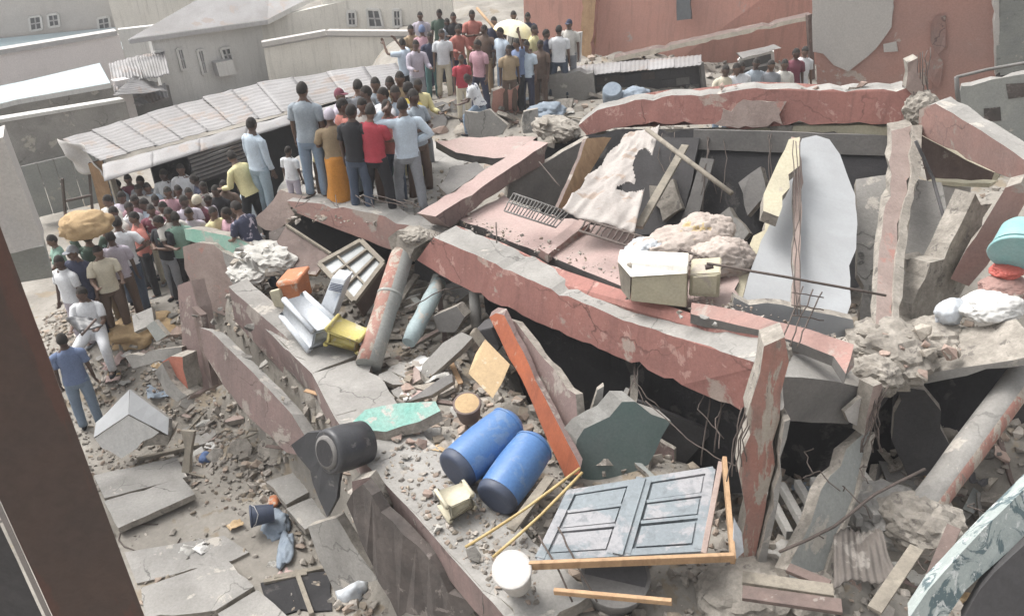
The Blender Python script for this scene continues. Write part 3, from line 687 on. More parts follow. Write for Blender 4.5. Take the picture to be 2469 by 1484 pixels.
# beam falling away to the right
part('beam', [(2216, 264), (2256, 250), (2340, 300), (2422, 352), (2490, 398), (2490, 452), (2402, 416), (2330, 384), (2214, 320)], (2215, 11.0, 2490, 8.9), vec(0.30, 0.26, 0.0), 'pinkdust', 'conc', 0.02, label='short beam sloping down from the broken corner')
part('soffit', [(2214, 322), (2330, 386), (2398, 416), (2388, 442), (2235, 436), (2222, 380)], (2215, 11.6, 2490, 10.2), 0.15, 'woodd', 'cream', 0.01)
part('lintel', [(2236, 436), (2390, 442), (2384, 452), (2238, 447)], (2215, 11.3, 2490, 9.9), 0.12, 'cream', 'cream', 0.006)
part('window_reveal', [(2268, 450), (2340, 452), (2332, 520), (2296, 575), (2276, 560)], (2215, 11.3, 2490, 10.5), 0.1, 'whitew', 'whitew', 0.02)
# right hand tall column
part('column', [(2150, 316), (2200, 302), (2198, 420), (2172, 520), (2158, 640), (2150, 800), (2112, 796), (2116, 640), (2130, 520), (2150, 420)], (2110, 9.7, 2222, 9.9), vec(0.06, 0.28, 0.0), 'stone', 'core', 0.014, k=-0.0042, label='leaning column with pinkish plaster')
part('column_side', [(2200, 302), (2224, 300), (2220, 410), (2196, 500), (2180, 640), (2174, 800), (2150, 800), (2158, 640), (2172, 520), (2198, 420)], (2110, 9.68, 2222, 9.86), 0.2, 'core', 'core', 0.012, k=-0.0042)
# stub at the broken upper corner
part('column_stub', [(2188, 150), (2212, 140), (2222, 200), (2232, 250), (2240, 300), (2212, 318), (2196, 300), (2206, 235)], (2188, 10.95, 2240, 10.9), 0.25, 'stone', 'core', 0.03)
# right hand leaning column
part('column', [(2424, 452), (2462, 440), (2478, 478), (2440, 552), (2380, 640), (2336, 690), (2292, 672), (2330, 600), (2390, 520)], (2290, 9.3, 2470, 9.1), vec(0.18, 0.25, 0.0), 'pinkdust', 'core', 0.018)
part('brace', [(2350, 470), (2390, 490), (2330, 640), (2330, 690), (2240, 800), (2176, 800), (2215, 700), (2290, 590)], (2176, 9.2, 2390, 10.0), 0.25, 'core', 'core', 0.045, label='crumbling diagonal of bare concrete')
# walls of the open room, its shade painted into their dark colours
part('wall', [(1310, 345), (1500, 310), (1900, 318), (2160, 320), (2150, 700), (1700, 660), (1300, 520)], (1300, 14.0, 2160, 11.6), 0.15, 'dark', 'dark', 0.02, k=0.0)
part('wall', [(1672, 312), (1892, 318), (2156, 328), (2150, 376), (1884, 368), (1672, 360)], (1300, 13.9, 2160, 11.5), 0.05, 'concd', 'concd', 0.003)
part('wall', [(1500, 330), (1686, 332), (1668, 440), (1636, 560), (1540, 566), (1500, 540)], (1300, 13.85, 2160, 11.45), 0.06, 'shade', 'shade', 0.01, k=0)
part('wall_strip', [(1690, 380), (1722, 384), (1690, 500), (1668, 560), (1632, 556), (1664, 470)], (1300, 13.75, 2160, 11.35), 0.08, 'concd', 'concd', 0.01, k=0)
for q, m in (([(1696, 520), (1756, 500), (1804, 560), (1786, 624), (1700, 616)], 'conc'), ([(1566, 450), (1620, 432), (1644, 500), (1596, 534)], 'core'), ([(1780, 440), (1840, 400), (1850, 470), (1800, 520)], 'concd'), ([(1720, 600), (1800, 590), (1830, 640), (1740, 650)], 'core')):
    part('fallen_masonry', q, (1300, 13.7, 2160, 11.2), 0.25, m, 'core', 0.035, k=0)
part('wall', [(1228, 440), (1315, 392), (1420, 330), (1440, 420), (1330, 510), (1222, 480)], (1228, 12.7, 1440, 13.4), 0.12, 'concd', 'core', 0.02)
part('wall_panel', [(1934, 334), (1968, 326), (2000, 336), (2026, 372), (2042, 420), (2062, 470), (2068, 540), (2064, 600), (2048, 640), (2050, 700), (2060, 792), (1980, 776), (1900, 760), (1850, 738), (1790, 724), (1806, 660), (1836, 580), (1874, 500), (1908, 410)],
     (1790, 9.75, 2068, 9.75), 0.14, 'white', 'core', 0.018, k=-0.0040, label='big white plastered wall panel with torn edges')
part('wall_edge', [(1902, 336), (1928, 330), (1928, 400), (1904, 452), (1878, 522), (1840, 508), (1842, 468), (1868, 410)], (1790, 9.7, 2068, 9.7), 0.16, 'cream', 'core', 0.022, k=-0.0040)
part('wall_edge', [(1846, 530), (1880, 524), (1866, 580), (1836, 650), (1810, 724), (1762, 706), (1786, 640), (1806, 590)], (1790, 9.66, 2068, 9.66), 0.16, 'cream', 'core', 0.025, k=-0.0040)
part('plaster_strip', [(1908, 330), (1930, 334), (1936, 440), (1930, 560), (1930, 740), (1908, 736), (1914, 560), (1912, 440)], (1790, 9.66, 2068, 9.66), 0.05, 'stone', 'core', 0.012, k=-0.0040)
part('lower_wall', [(1770, 716), (1850, 730), (1960, 750), (2058, 770), (2064, 832), (1980, 812), (1860, 774), (1762, 750)], (1762, 8.85, 2064, 8.75), 0.12, 'white', 'core', 0.02)
part('block_wall', [(2064, 432), (2120, 424), (2150, 420), (2128, 540), (2116, 780), (2076, 780), (2066, 660)], (2060, 10.6, 2150, 10.5), 0.14, 'conc', 'core', 0.02, k=-0.002)
part('block_wall', [(2212, 432), (2270, 440), (2296, 570), (2330, 560), (2290, 640), (2210, 740), (2168, 770), (2178, 640), (2196, 500)], (2168, 10.5, 2330, 10.3), 0.14, 'conc', 'core', 0.02, k=-0.002)
for q in ([(2185, 625), (2226, 618), (2232, 660), (2190, 668)], [(2200, 668), (2250, 660), (2240, 700), (2196, 710)]):
    part('block', q, (2168, 10.2, 2330, 10.1), 0.18, 'conc', 'core', 0.012)
# sloping pink floor behind the long beam
plate('floor_slab', [Hh(*p) for p in [(1106, 528, 3.1), (1215, 470, 3.18), (1250, 498, 3.18), (1400, 532, 3.25), (1560, 572, 3.35), (1700, 606, 3.48), (1780, 660, 3.5), (1790, 776, 3.5), (1690, 752, 3.42), (1500, 690, 3.27), (1380, 640, 3.17), (1290, 604, 3.12), (1190, 566, 3.1)]],
      Vector((0.02, 0.05, -0.20)), M['pinkpale'], M['concd'], 0.022, parent=cb, label='tilted pale pink floor slab')
plate('kerb', [Hh(*p) for p in [(1298, 598, 3.22), (1398, 528, 3.36), (1422, 536, 3.36), (1322, 612, 3.22)]], Vector((0, 0, -0.12)), M['pinkpale'], M['pinkdust'], 0.008, parent=cb)
plate('floor_strip', [Hh(*p) for p in [(1668, 728, 3.62), (1760, 744, 3.66), (1990, 806, 3.82), (2060, 830, 3.84), (2052, 862, 3.80), (2040, 900, 3.78), (2010, 858, 3.76), (1860, 802, 3.66), (1664, 756, 3.55)]], Vector((0.02, 0.04, -0.14)), M['pinkdust'], M['concd'], 0.02, parent=cb)
part('pillar_end', [(2022, 842), (2056, 838), (2060, 880), (2040, 905), (2022, 880)], (2022, 7.9, 2060, 7.9), 0.2, 'pinkpale', 'core', 0.015)
# undercroft below the long beam: dark plates coloured as its deep shade
part('undercroft_shade', [(1160, 650), (1480, 780), (1840, 920), (1840, 1190), (1560, 1190), (1380, 1120), (1300, 1010), (1180, 830)], (1160, 12.2, 1840, 8.7), 0.1, 'dark', 'dark', 0.02)
part('undercroft_shade', [(1000, 610), (1200, 690), (1200, 830), (1130, 820), (1060, 760), (1000, 730)], (1000, 13.2, 1200, 12.6), 0.1, 'shade', 'dark', 0.02)
part('undercroft_shade', [(640, 540), (720, 516), (950, 604), (1000, 640), (960, 760), (760, 700), (640, 620)], (640, 14.4, 1000, 13.2), 0.1, 'dark', 'dark', 0.02)
part('undercroft_shade', [(1880, 1010), (2110, 1000), (2190, 900), (2500, 860), (2500, 1180), (2250, 1330), (1850, 1330)], (1850, 10.2, 2500, 9.6), 0.1, 'dark', 'dark', 0.02)
# lower grey beam at right
part('beam', [(1886, 908), (1980, 914), (2104, 934), (2096, 985), (2044, 1022), (1960, 1018), (1880, 1014)], (1880, 7.75, 2110, 8.1), vec(0.04, 0.40, 0.0), 'concd', 'conc', 0.016, label='grey stained lower beam')
part('plaster_patch', [(2036, 992), (2070, 962), (2100, 940), (2098, 1012), (2070, 1028), (2046, 1016)], (1880, 7.68, 2110, 8.0), 0.05, 'whitew', 'core', 0.015)
part('floor_edge', [(2176, 908), (2300, 890), (2440, 868), (2520, 850), (2520, 872), (2430, 886), (2240, 922), (2190, 928)], (2176, 8.6, 2520, 8.0), vec(0.05, 0.6, 0.02), 'conc', 'core', 0.014)
part('beam', [(2268, 836), (2330, 822), (2412, 834), (2424, 868), (2330, 886), (2266, 894)], (2268, 8.75, 2424, 8.5), 0.3, 'mauve', 'core', 0.025)
part('beam_end', [(2408, 820), (2446, 830), (2452, 866), (2418, 872)], (2408, 8.5, 2452, 8.4), 0.3, 'whitew', 'core', 0.02)
part('rear_wall', [(2160, 930), (2230, 940), (2268, 990), (2288, 1070), (2270, 1140), (2190, 1150), (2150, 1060)], (2150, 9.4, 2290, 9.2), 0.15, 'shade', 'core', 0.02)
# crushed front column
part('column', [(1842, 834), (1892, 812), (1902, 872), (1882, 950), (1880, 1010), (1868, 1120), (1850, 1190), (1830, 1300), (1804, 1450), (1752, 1450), (1784, 1330), (1800, 1240), (1782, 1140), (1800, 1000), (1832, 900)], (1752, 7.35, 1906, 7.35), vec(0.03, 0.25, 0.0), 'columnr', 'core', 0.016, k=0.0016, label='crushed front column with peeling red paint')
part('column_shell', [(1892, 1016), (1906, 1010), (1886, 1150), (1866, 1260), (1846, 1360), (1822, 1450), (1802, 1450), (1842, 1300), (1866, 1180)], (1752, 7.5, 1906, 7.45), 0.2, 'conc', 'core', 0.015, k=0.0016)
part('column', [(2106, 930), (2126, 924), (2122, 980), (2104, 1030), (2084, 1050), (2090, 1000)], (2084, 7.8, 2126, 7.9), 0.16, 'stone', 'core', 0.02)
part('column', [(2040, 1082), (2096, 1032), (2100, 1080), (2066, 1190), (2008, 1330), (1972, 1440), (1920, 1440), (1898, 1372), (1956, 1260), (1980, 1180)], (1900, 7.5, 2100, 8.0), 0.14, 'columng', 'core', 0.016, k=-0.0008, label='leaning grey green column')
part('column_face', [(2098, 1050), (2112, 1040), (2086, 1140), (2024, 1320), (1994, 1430), (1974, 1440), (2008, 1330), (2066, 1190)], (1900, 7.45, 2100, 7.95), 0.2, 'core', 'core', 0.012, k=-0.0008)
# round columns
c1a, c1b = P(972, 606, 11.75), P(888, 880, 10.75)
lathe('round_column', c1a, c1b, [(0, 0.15), (0.08, 0.165), (0.3, 0.168), (0.5, 0.172), (0.52, 0.16), (0.75, 0.165), (1, 0.17)], [M['columng'], M['columnr']], 28, cb, half=(Vector((-0.9, -0.45, 0)), 1))['label'] = 'leaning round column half red half grey green'
bm = bmesh.new(); lathe_bm(bm, lerp(c1a, c1b, 0.40), lerp(c1a, c1b, 0.425), [(0, .176), (1, .176)], 24); fin(bm, 'band', [M['columng']], cb, True)
plate('column_head', [(935, 570, 11.6), (985, 556, 11.5), (1040, 570, 11.45), (1000, 600, 11.5), (985, 630, 11.6), (950, 622, 11.7)], 0.35, M['core'], M['core'], 0.03, parent=cb)
lathe('round_column', P(1060, 680, 11.7), P(985, 826, 11.0), [(0, 0.10), (0.3, 0.12), (0.6, 0.11), (0.8, 0.12), (1, 0.09)], [M['paleblue']], 18, cb)['label'] = 'thin leaning column with pale blue paint'
lathe('round_column', P(1142, 700, 11.3), P(1150, 800, 11.4), [(0, 0.07), (0.5, 0.08), (1, 0.07)], [M['conc']], 14, cb)
lathe('round_column', P(2470, 900, 8.5), P(2190, 1275, 7.95), [(0, 0.15), (0.2, 0.155), (0.5, 0.158), (0.7, 0.15), (0.9, 0.155), (1, 0.16)], [M['conc'], M['columnr']], 30, cb, half=(Vector((0.55, -0.5, -0.65)), 1))['label'] = 'thick slanting round column with a red underside'
# fallen floor at the left: broken wall pieces and edge beams
part('wall_fragment', [(440, 596), (476, 584), (514, 588), (540, 610), (562, 680), (572, 742), (540, 760), (490, 742), (452, 700)], (440, 13.2, 572, 12.8), 0.35, 'stone', 'core', 0.025, label='thick pinkish wall fragment standing on end')
part('wall_fragment', [(536, 606), (566, 620), (600, 690), (612, 752), (572, 742), (560, 680)], (536, 12.9, 612, 12.7), 0.2, 'conc', 'core', 0.02)
part('leaning_post', [(428, 688), (460, 676), (476, 740), (486, 800), (512, 932), (452, 964), (442, 860)], (428, 12.4, 512, 11.8), 0.22, 'mauve', 'stone', 0.014, label='brown leaning post')
part('leaning_post', [(462, 740), (484, 760), (500, 860), (512, 930), (494, 900), (478, 820)], (428, 12.3, 512, 11.7), 0.1, 'woodd', 'woodd', 0.01)
part('edge_beam', [(551, 690), (606, 740), (690, 812), (744, 868), (753, 893), (737, 938), (723, 942), (566, 774)], (546, 12.4, 752, 11.0), vec(0.20, 0.22, 0.0), 'mauve', 'conc', 0.010, label='upper mauve floor edge with a rounded broken end')
fe = [Hh(u, v, 2.02) for u, v in ((598, 752), (752, 900), (806, 1004), (886, 1122), (1000, 1240), (1162, 1425), (1275, 1540))]
for a, b in zip(fe, fe[1:]):
    d_ = (b - a).normalized(); n_ = vec(d_.y, -d_.x, 0)
    n_ = n_ if n_.x < 0 else -n_
    dn_ = vec(0, 0, -.40)
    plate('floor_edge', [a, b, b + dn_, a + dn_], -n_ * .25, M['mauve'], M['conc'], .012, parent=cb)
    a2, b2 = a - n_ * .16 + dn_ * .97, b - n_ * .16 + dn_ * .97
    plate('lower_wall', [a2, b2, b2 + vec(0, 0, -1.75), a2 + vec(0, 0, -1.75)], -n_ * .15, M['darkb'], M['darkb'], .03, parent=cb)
    a3, b3 = a + vec(0, 0, .006), b + vec(0, 0, .006)
    plate('floor_slab', [a3 - n_ * .02, b3 - n_ * .02, b3 - n_ * .75, a3 - n_ * .75], vec(0, 0, -.15), M['conc'], M['core'], .026, parent=cb)
part('wall_fragment', [(480, 788), (508, 798), (612, 900), (704, 998), (740, 1058), (716, 1096), (690, 1090), (600, 1004), (540, 930), (492, 852)], (478, 11.9, 740, 10.1), vec(.12, .12, -.1), 'mauve', 'conc', 0.012, label='broad lower mauve wall panel')
# front edge of the lower floor
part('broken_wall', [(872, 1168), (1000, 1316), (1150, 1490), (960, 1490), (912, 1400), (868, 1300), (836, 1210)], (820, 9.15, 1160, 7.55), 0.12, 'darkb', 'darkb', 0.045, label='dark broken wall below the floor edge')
part('wall_fragment', [(742, 1268), (812, 1248), (850, 1310), (912, 1396), (806, 1424), (770, 1350)], (742, 9.75, 912, 9.0), 0.12, 'conc', 'core', 0.02)
part('wall_fragment', [(850, 1160), (890, 1150), (930, 1230), (920, 1290), (880, 1280), (850, 1220)], (850, 8.95, 930, 8.7), 0.15, 'mauve', 'core', 0.03)
# pink floor remnants at the back left of the diagonal beam
part('floor_slab', [(1050, 340), (1130, 330), (1240, 328), (1296, 330), (1240, 376), (1190, 382), (1100, 368)], (1050, 13.7, 1296, 13.6), 0.14, 'pinkpale', 'concd', 0.025, k=-0.01)
part('wall_fragment', [(1120, 270), (1180, 262), (1220, 300), (1210, 326), (1130, 330)], (1120, 15.6, 1220, 15.5), 0.2, 'conc', 'core', 0.03)
part('wall_fragment', [(1262, 270), (1296, 262), (1300, 320), (1262, 322)], (1262, 15.2, 1300, 15.2), 0.2, 'conc', 'core', 0.03)
part('floor_slab', [(1090, 400), (1150, 390), (1170, 410), (1080, 470), (1060, 450)], (1060, 12.9, 1170, 12.9), 0.1, 'concd', 'core', 0.02, k=-0.01)
# heaps of crumbled concrete where floors met columns
def heap(u, v, Z, rx, ry, rz, m='core', amp=0.4):
    return tag(blob('crumbled_concrete', P(u, v, Z), rx, ry, rz, M[m], amp * .42, 4.0, random.random() * 3, 4, cb, True), kind='stuff')
heap(2140, 850, 8.7, 0.50, 0.45, 0.30); heap(2250, 820, 8.9, 0.35, 0.35, 0.22); heap(2110, 905, 8.2, 0.22, 0.25, 0.20)
heap(1868, 850, 7.4, 0.14, 0.14, 0.14); heap(2222, 262, 11.0, 0.22, 0.22, 0.24); heap(1340, 310, 13.6, 0.45, 0.3, 0.20); heap(1000, 566, 11.6, 0.22, 0.2, 0.10)
heap(640, 620, 12.7, 0.55, 0.35, 0.22, 'rubblew'); heap(600, 655, 12.6, 0.40, 0.3, 0.18, 'rubblew'); heap(1800, 1420, 7.6, 0.5, 0.4, 0.2)
heap(2220, 1260, 8.0, 0.40, 0.35, 0.26); heap(1930, 1420, 7.6, 0.35, 0.3, 0.2); heap(2140, 1240, 8.3, 0.4, 0.4, 0.25, 'conc')

# ---- rebar
def rebar(pts, r=0.008, wob=0.02, m='rust'):
    pts = [V3(p) for p in pts]; out = []
    for a, b in zip(pts, pts[1:]):
        for i in range(4):
            out.append(lerp(a, b, i / 4) + Vector((random.gauss(0, wob), random.gauss(0, wob), random.gauss(0, wob))) * (.35 if i else .2))
    out.append(pts[-1])
    return tube('reinforcing_bar', out, r, M[m], 5, cb)
rebar([(1704, 634, 8.5), (1900, 668, 8.2), (2136, 712, 8.3)], 0.014, 0.006)
rebar([(1700, 644, 8.52), (1720, 640, 8.5)], 0.03, 0)
for du in (0, 24, 46):
    rebar([(1880 + du * .9, 838, 7.5), (1905 + du * .95, 770, 7.6), (1936 + du, 690 + du * .3, 7.8)], 0.007, 0.02)
for v in (760, 735, 705): rebar([(1908, v, 7.62), (1945, v + 4, 7.6), (1986, v + 12, 7.7)], 0.006, 0.012)
for u in (1912, 1920, 1928): rebar([(u, 340, 9.8), (u + 4, 460, 9.4), (u - 2, 600, 9.1), (u + 3, 760, 8.7)], 0.006, 0.03)
for i in range(7): rebar([(1195 + i * 8 + 1000, 140 - i * 4, 10.9), (2200 + i * 6, 200, 10.9), (2210 + i * 5, 262, 10.9)], 0.007, 0.03)
for i in range(6): rebar([(2128 + random.uniform(-14, 14), 930, 7.8), (2118 + random.uniform(-20, 20), 1000, 7.85), (2104 + random.uniform(-30, 30), 1090, 7.9)], 0.007, 0.035)
for i in range(5): rebar([(1790 + i * 8, 985, 7.2), (1770 + i * 5, 1060, 7.25), (1752 + i * 12, 1160 - i * 12, 7.3)], 0.006, 0.02)
rebar([(1556, 966, 8.9), (1640, 1040, 8.6), (1720, 1100, 8.4), (1790, 1126, 8.3)], 0.007, 0.02)
rebar([(1714, 950, 9.0), (1690, 1120, 9.0)], 0.010, 0.01); rebar([(1740, 965, 8.9), (1722, 1090, 8.9)], 0.010, 0.01)
for i in range(12):
    u, v = random.uniform(1900, 2440), random.uniform(1060, 1400)
    rebar([(u, v, 8.0 - (v - 1060) * .001), (u + random.uniform(-60, 60), v + random.uniform(-20, 40), 7.95 - (v - 1060) * .001), (u + random.uniform(-120, 120), v + random.uniform(0, 80), 7.8 - (v - 1060) * .001)], 0.006, 0.04)
rebar([(1880, 1330, 7.4), (2010, 1270, 7.5), (2110, 1190, 7.7), (2230, 1130, 7.9)], 0.016, 0.008)
rebar([(1300, 1290, 7.4), (1340, 1360, 7.2), (1380, 1450, 7.1)], 0.009, 0.01); rebar([(1346, 1270, 7.4), (1390, 1360, 7.2), (1440, 1450, 7.1)], 0.009, 0.01)
for i in range(14):
    u = random.uniform(740, 1120); rebar([(u, 480, 11.7), (u + random.uniform(-40, 40), 500, 11.6), (u + random.uniform(-80, 80), 470, 11.8)], 0.006, 0.03) if i < 5 else rebar([(1000 + i * 6, 560, 11.4), (1010 + i * 5, 572 + i, 11.3), (1000 + i * 10, 590, 11.3)], 0.005, 0.03)
rebar([(1196, 536, 10.9), (1198, 585, 10.8)], 0.010, 0.004); rebar([(1300, 390, 12.4), (1350, 450, 12.0)], 0.010, 0.004)
rebar([(985, 745, 10.9), (1060, 700, 11.3), (1120, 690, 11.4)], 0.008, .02)
for i in range(9):
    u = random.uniform(1560, 1880); rebar([(u, 320, 13.2 - (u - 1560) * .003), (u + random.uniform(-15, 15), 380, 13.1 - (u - 1560) * .003), (u + random.uniform(-30, 30), 380 + random.uniform(40, 150), 13.0 - (u - 1560) * .003)], .007, .03)
for i in range(5):
    u = random.uniform(1420, 1780); v = 800 + (u - 1420) * .45; rebar([(u, v, 10.0 - (u - 1420) * .004), (u + random.uniform(-30, 30), v + 60, 9.9 - (u - 1420) * .004), (u + random.uniform(-60, 60), v + 130, 9.7 - (u - 1420) * .004)], .007, .03)
rebar([(2208, 340, 10.2), (2250, 430, 10.3), (2284, 556, 9.9)], 0.022, 0.004, 'shade')
# rungs of the stair or ladder deep in the undercroft
for i in range(7):
    bar('stair_tread', (1846 + i * 38, 1176 - i * 6, 8.75), (1904 + i * 42, 1290 - i * 8, 8.0), 0.07, 0.10, M['conc'], parent=cb)
# ================================================================= LOOSE THINGS IN THE RUIN
def loose(name, label, cat, pts, Z, d, m, side='core', rag=0.012, k=KV, group=None):
    o = plate(name, up(pts, Z, k), d, M[m], M[side], rag, 0.16)
    return tag(o, label, cat, group)
# ---- blue drums
def drum(label, a, b, r):
    a, b = V3(a), V3(b)
    t = thing('plastic_drum', label, 'drum', (a + b) / 2, 'blue plastic drums on the fallen floor')
    lathe('body', a, b, [(0.0, r * .78), (0.015, r * .90), (0.05, r * .95), (0.12, r * .985), (0.28, r * 1.02), (0.50, r * 1.04), (0.72, r * 1.01), (0.86, r * .96), (0.93, r * .88), (0.97, r * .74), (1.0, r * .60)], M['drum'], 36, t)
    d = (b - a)
    lathe('base', a - d * 0.012, a + d * 0.10, [(0, r * .70), (0.05, r * .86), (0.2, r * .93), (0.8, r * 1.0), (1, r * .985)], M['drumd'], 36, t)
    lathe('hoop', a + d * .895, a + d * .925, [(0, r * .93), (0.3, r * .98), (0.7, r * .96), (1, r * .9)], M['drum'], 36, t)
    x = (CAM - b).cross(d).normalized()
    for s in (-1, 1):
        q = b + x * (s * r * .36); lathe('bung', q - d * .01, q + d * .035, [(0, .03), (1, .028)], M['drumd'], 12, t)
    return t
drum('blue plastic drum lying further from the door, its top under the dark beam', (1094, 1136, 8.55), (1238, 1014, 9.05), 0.235)
drum('blue plastic drum lying nearer to the blue grey door beside the orange pillar', (1192, 1205, 8.25), (1296, 1062, 8.75), 0.225)
# ---- cream jerrycan
def jerry(label, c, ax, up_, L_, w, t_, m, group=None):
    c = V3(c); ax = ax.normalized(); s = ax.cross(up_).normalized(); n = s.cross(ax)
    t = thing('jerrycan', label, 'jerrycan', c, group)
    bm = bmesh.new(); bmesh.ops.create_cube(bm, size=1)
    for v in bm.verts:
        k = 0.82 if v.co.x > 0 else 1.0
        v.co = c + ax * (v.co.x * L_) + s * (v.co.y * w * k) + n * (v.co.z * t_ * k)
    bmesh.ops.bevel(bm, geom=bm.edges[:], offset=min(w, t_) * .2, segments=3, affect='EDGES')
    fin(bm, 'body', [M[m]], t, True)
    e = c + ax * L_ * .5
    lathe('cap', e + s * w * .22, e + s * w * .22 + ax * .06, [(0, .035), (.8, .035), (1, .03)], M['whitep'], 12, t)
    tube('handle', [e - s * w * .3 - ax * .01, e - s * w * .28 + ax * .05, e + s * w * .0 + ax * .055, e + s * w * .05 - ax * .01], 0.018, M[m], 7, t)
    return t
jerry('small cream plastic jerrycan lying in front of the blue drums', (1100, 1205, 8.3), vec(1, .5, .1), vec(0, 0, 1), .26, .20, .18, 'creamp')
jerry('yellow plastic jerrycan beside the foot of the red and grey round column', (838, 808, 11.0), vec(1, -.3, -.25), vec(0, 0, 1), .42, .28, .22, 'yellow')
jerry('big white plastic jerrycan lying below the orange box', (742, 772, 11.2), vec(-.75, .8, .35), vec(0.2, 0, 1), .62, .34, .30, 'whitep')
# ---- orange box
ob = thing('crate', 'orange plastic crate on the white rubble at the left of the fallen floor', 'crate', P(700, 710, 11.8))
def box(name, q, d, m, parent, bev=0.01):
    """box from a front quad and a depth vector, edges bevelled"""
    q = [V3(p) for p in q]; bm = bmesh.new()
    a = [bm.verts.new(p) for p in q]; b = [bm.verts.new(p + d) for p in q]
    bm.faces.new(a); bm.faces.new(b[::-1])
    for i in range(4): bm.faces.new((a[i], b[i], b[(i + 1) % 4], a[(i + 1) % 4]))
    bmesh.ops.recalc_face_normals(bm, faces=bm.faces[:])
    bmesh.ops.bevel(bm, geom=bm.edges[:], offset=bev, segments=2, affect='EDGES')
    return fin(bm, name, [M[m]], parent)
box('body', [(668, 690, 11.7), (716, 682, 11.6), (728, 736, 11.8), (686, 744, 11.9)], vec(.10, .30, .05), 'orangep', ob)
box('rim', [(664, 682, 11.66), (718, 674, 11.56), (719, 684, 11.56), (666, 692, 11.66)], vec(.11, .33, .05), 'orangep', ob)
box('side_panel', [(648, 704, 11.7), (672, 698, 11.65), (688, 744, 11.85), (664, 748, 11.9)], vec(.02, .06, 0), 'creamp', ob)
# ---- white louvred post
wp = thing('air_conditioner', 'long white appliance casing leaning beside the white jerrycan', 'appliance', P(800, 735, 11.0))
box('casing', [(800, 668, 11.2), (834, 674, 11.1), (790, 800, 11.3), (752, 790, 11.4)], vec(.08, .18, .03), 'whitep', wp)
for i in range(5):
    f = .1 + i * .03
    bar('slot', lerp(P(803, 670, 11.14), P(756, 790, 11.34), f), lerp(P(832, 676, 11.05), P(788, 798, 11.25), f), .012, .012, M['drumd'], parent=wp)
# ---- framed glass cabinet front and dark wardrobe panel
gc = thing('cabinet', 'grey framed glass cabinet front leaning under the crowd slab', 'cabinet', P(850, 650, 11.7))
q = [P(772, 640, 12.2), P(872, 584, 12.4), P(926, 638, 12.0), P(856, 730, 11.6)]
plate('glass_pane', q, 0.02, M['glass'], M['glass'], 0, 9, parent=gc)
bm = bmesh.new(); n_ = newell(q); n_ = n_ if n_.dot(CAM - q[0]) > 0 else -n_
for a, b in zip(q, q[1:] + q[:1]): bar_bm(bm, a + n_ * .03, b + n_ * .03, .07, .06, n_)
fin(bm, 'frame', [M['woodg']], gc)
bm = bmesh.new()
for f in (.34, .68): bar_bm(bm, lerp(q[0], q[3], f) + n_ * .03, lerp(q[1], q[2], f) + n_ * .03, .04, .04, n_)
bar_bm(bm, lerp(q[0], q[1], .4) + n_ * .03, lerp(q[3], q[2], .4) + n_ * .03, .03, .03, n_)
fin(bm, 'glazing_bar', [M['woodg']], gc)
plate('side', [q[3] , q[2], q[2] + vec(.05, .2, -.35), q[3] + vec(.05, .2, -.35)], 0.03, M['woodd'], M['woodd'], 0.005, parent=gc)
wr = thing('wardrobe', 'dark brown wooden wardrobe panels tipped over under the crowd slab', 'wardrobe', P(720, 610, 12.6))
o = plate('side_panel', [(648, 560, 13.0), (688, 544, 12.9), (712, 600, 12.7), (700, 660, 12.5), (652, 622, 12.7)], 0.05, M['darkb'], M['woodd'], 0.008, parent=wr)
o = plate('door_panel', [(690, 544, 12.85), (796, 612, 12.5), (762, 662, 12.3), (706, 664, 12.45), (664, 588, 12.7)], 0.05, M['woodd'], M['wood'], 0.008, parent=wr)
bar('edge_strip', (690, 542, 12.82), (798, 612, 12.47), .04, .04, M['woodg'], parent=wr)
# ---- green slab, green wall top
t = plate('slab_fragment', up([(848, 1018), (880, 986), (960, 972), (1050, 966), (1062, 990), (1010, 1016), (930, 1040), (880, 1036)], (848, 9.6, 1062, 9.4), -.004), vec(.02, -.02, -.12), M['turq'], M['core'], .02)
tag(t, 'broken concrete slab with a bright turquoise painted top near the blue drums', 'slab')
t = plate('plaster_fragment', up([(444, 552), (486, 556), (560, 572), (606, 590), (600, 618), (566, 612), (500, 592), (448, 578)], (444, 13.2, 606, 12.6), .002), 0.25, M['jade'], M['core'], .02)
tag(t, 'jade green painted wall top beside the pinkish standing wall fragment', 'wall fragment')
# ---- grey pointed block, terracotta block
gp = thing('concrete_block', 'large pointed grey concrete block tipped up near the man in blue', 'block', P(315, 1030, 12.0))
plate('top_face', [P(312, 938, 12.15), P(310, 998, 11.85), P(226, 1054, 11.95), P(231, 1018, 12.15)], vec(.02, .06, -.05), M['white'], M['conc'], .006, parent=gp)
plate('top_face', [P(313, 938, 12.15), P(407, 1008, 12.05), P(405, 1048, 11.9), P(311, 998, 11.85)], vec(.02, .06, -.05), M['white'], M['conc'], .006, parent=gp)
plate('front_face', [P(310, 1000, 11.87), P(356, 1025, 11.9), P(384, 1042, 11.92), P(366, 1054, 11.97), P(344, 1062, 12.0), P(330, 1080, 12.03), P(292, 1104, 12.08), P(268, 1088, 12.05), P(244, 1078, 12.02), P(228, 1056, 11.97), P(268, 1028, 11.93)], vec(.02, .3, .0), M['greywall'], M['core'], .014, parent=gp)
plate('base', [P(352, 1058, 12.05), P(384, 1046, 12.0), P(406, 1050, 12.0), P(404, 1072, 12.1), P(340, 1074, 12.08)], vec(.02, .3, .02), M['core'], M['core'], .03, parent=gp)
loose('wall_block', 'block with a smooth terracotta face wedged against the leaning brown post', 'block', [(392, 872), (412, 858), (440, 860), (456, 952), (438, 944), (410, 920)], (392, 11.9, 456, 11.7), .3, 'redface', 'core', .014)
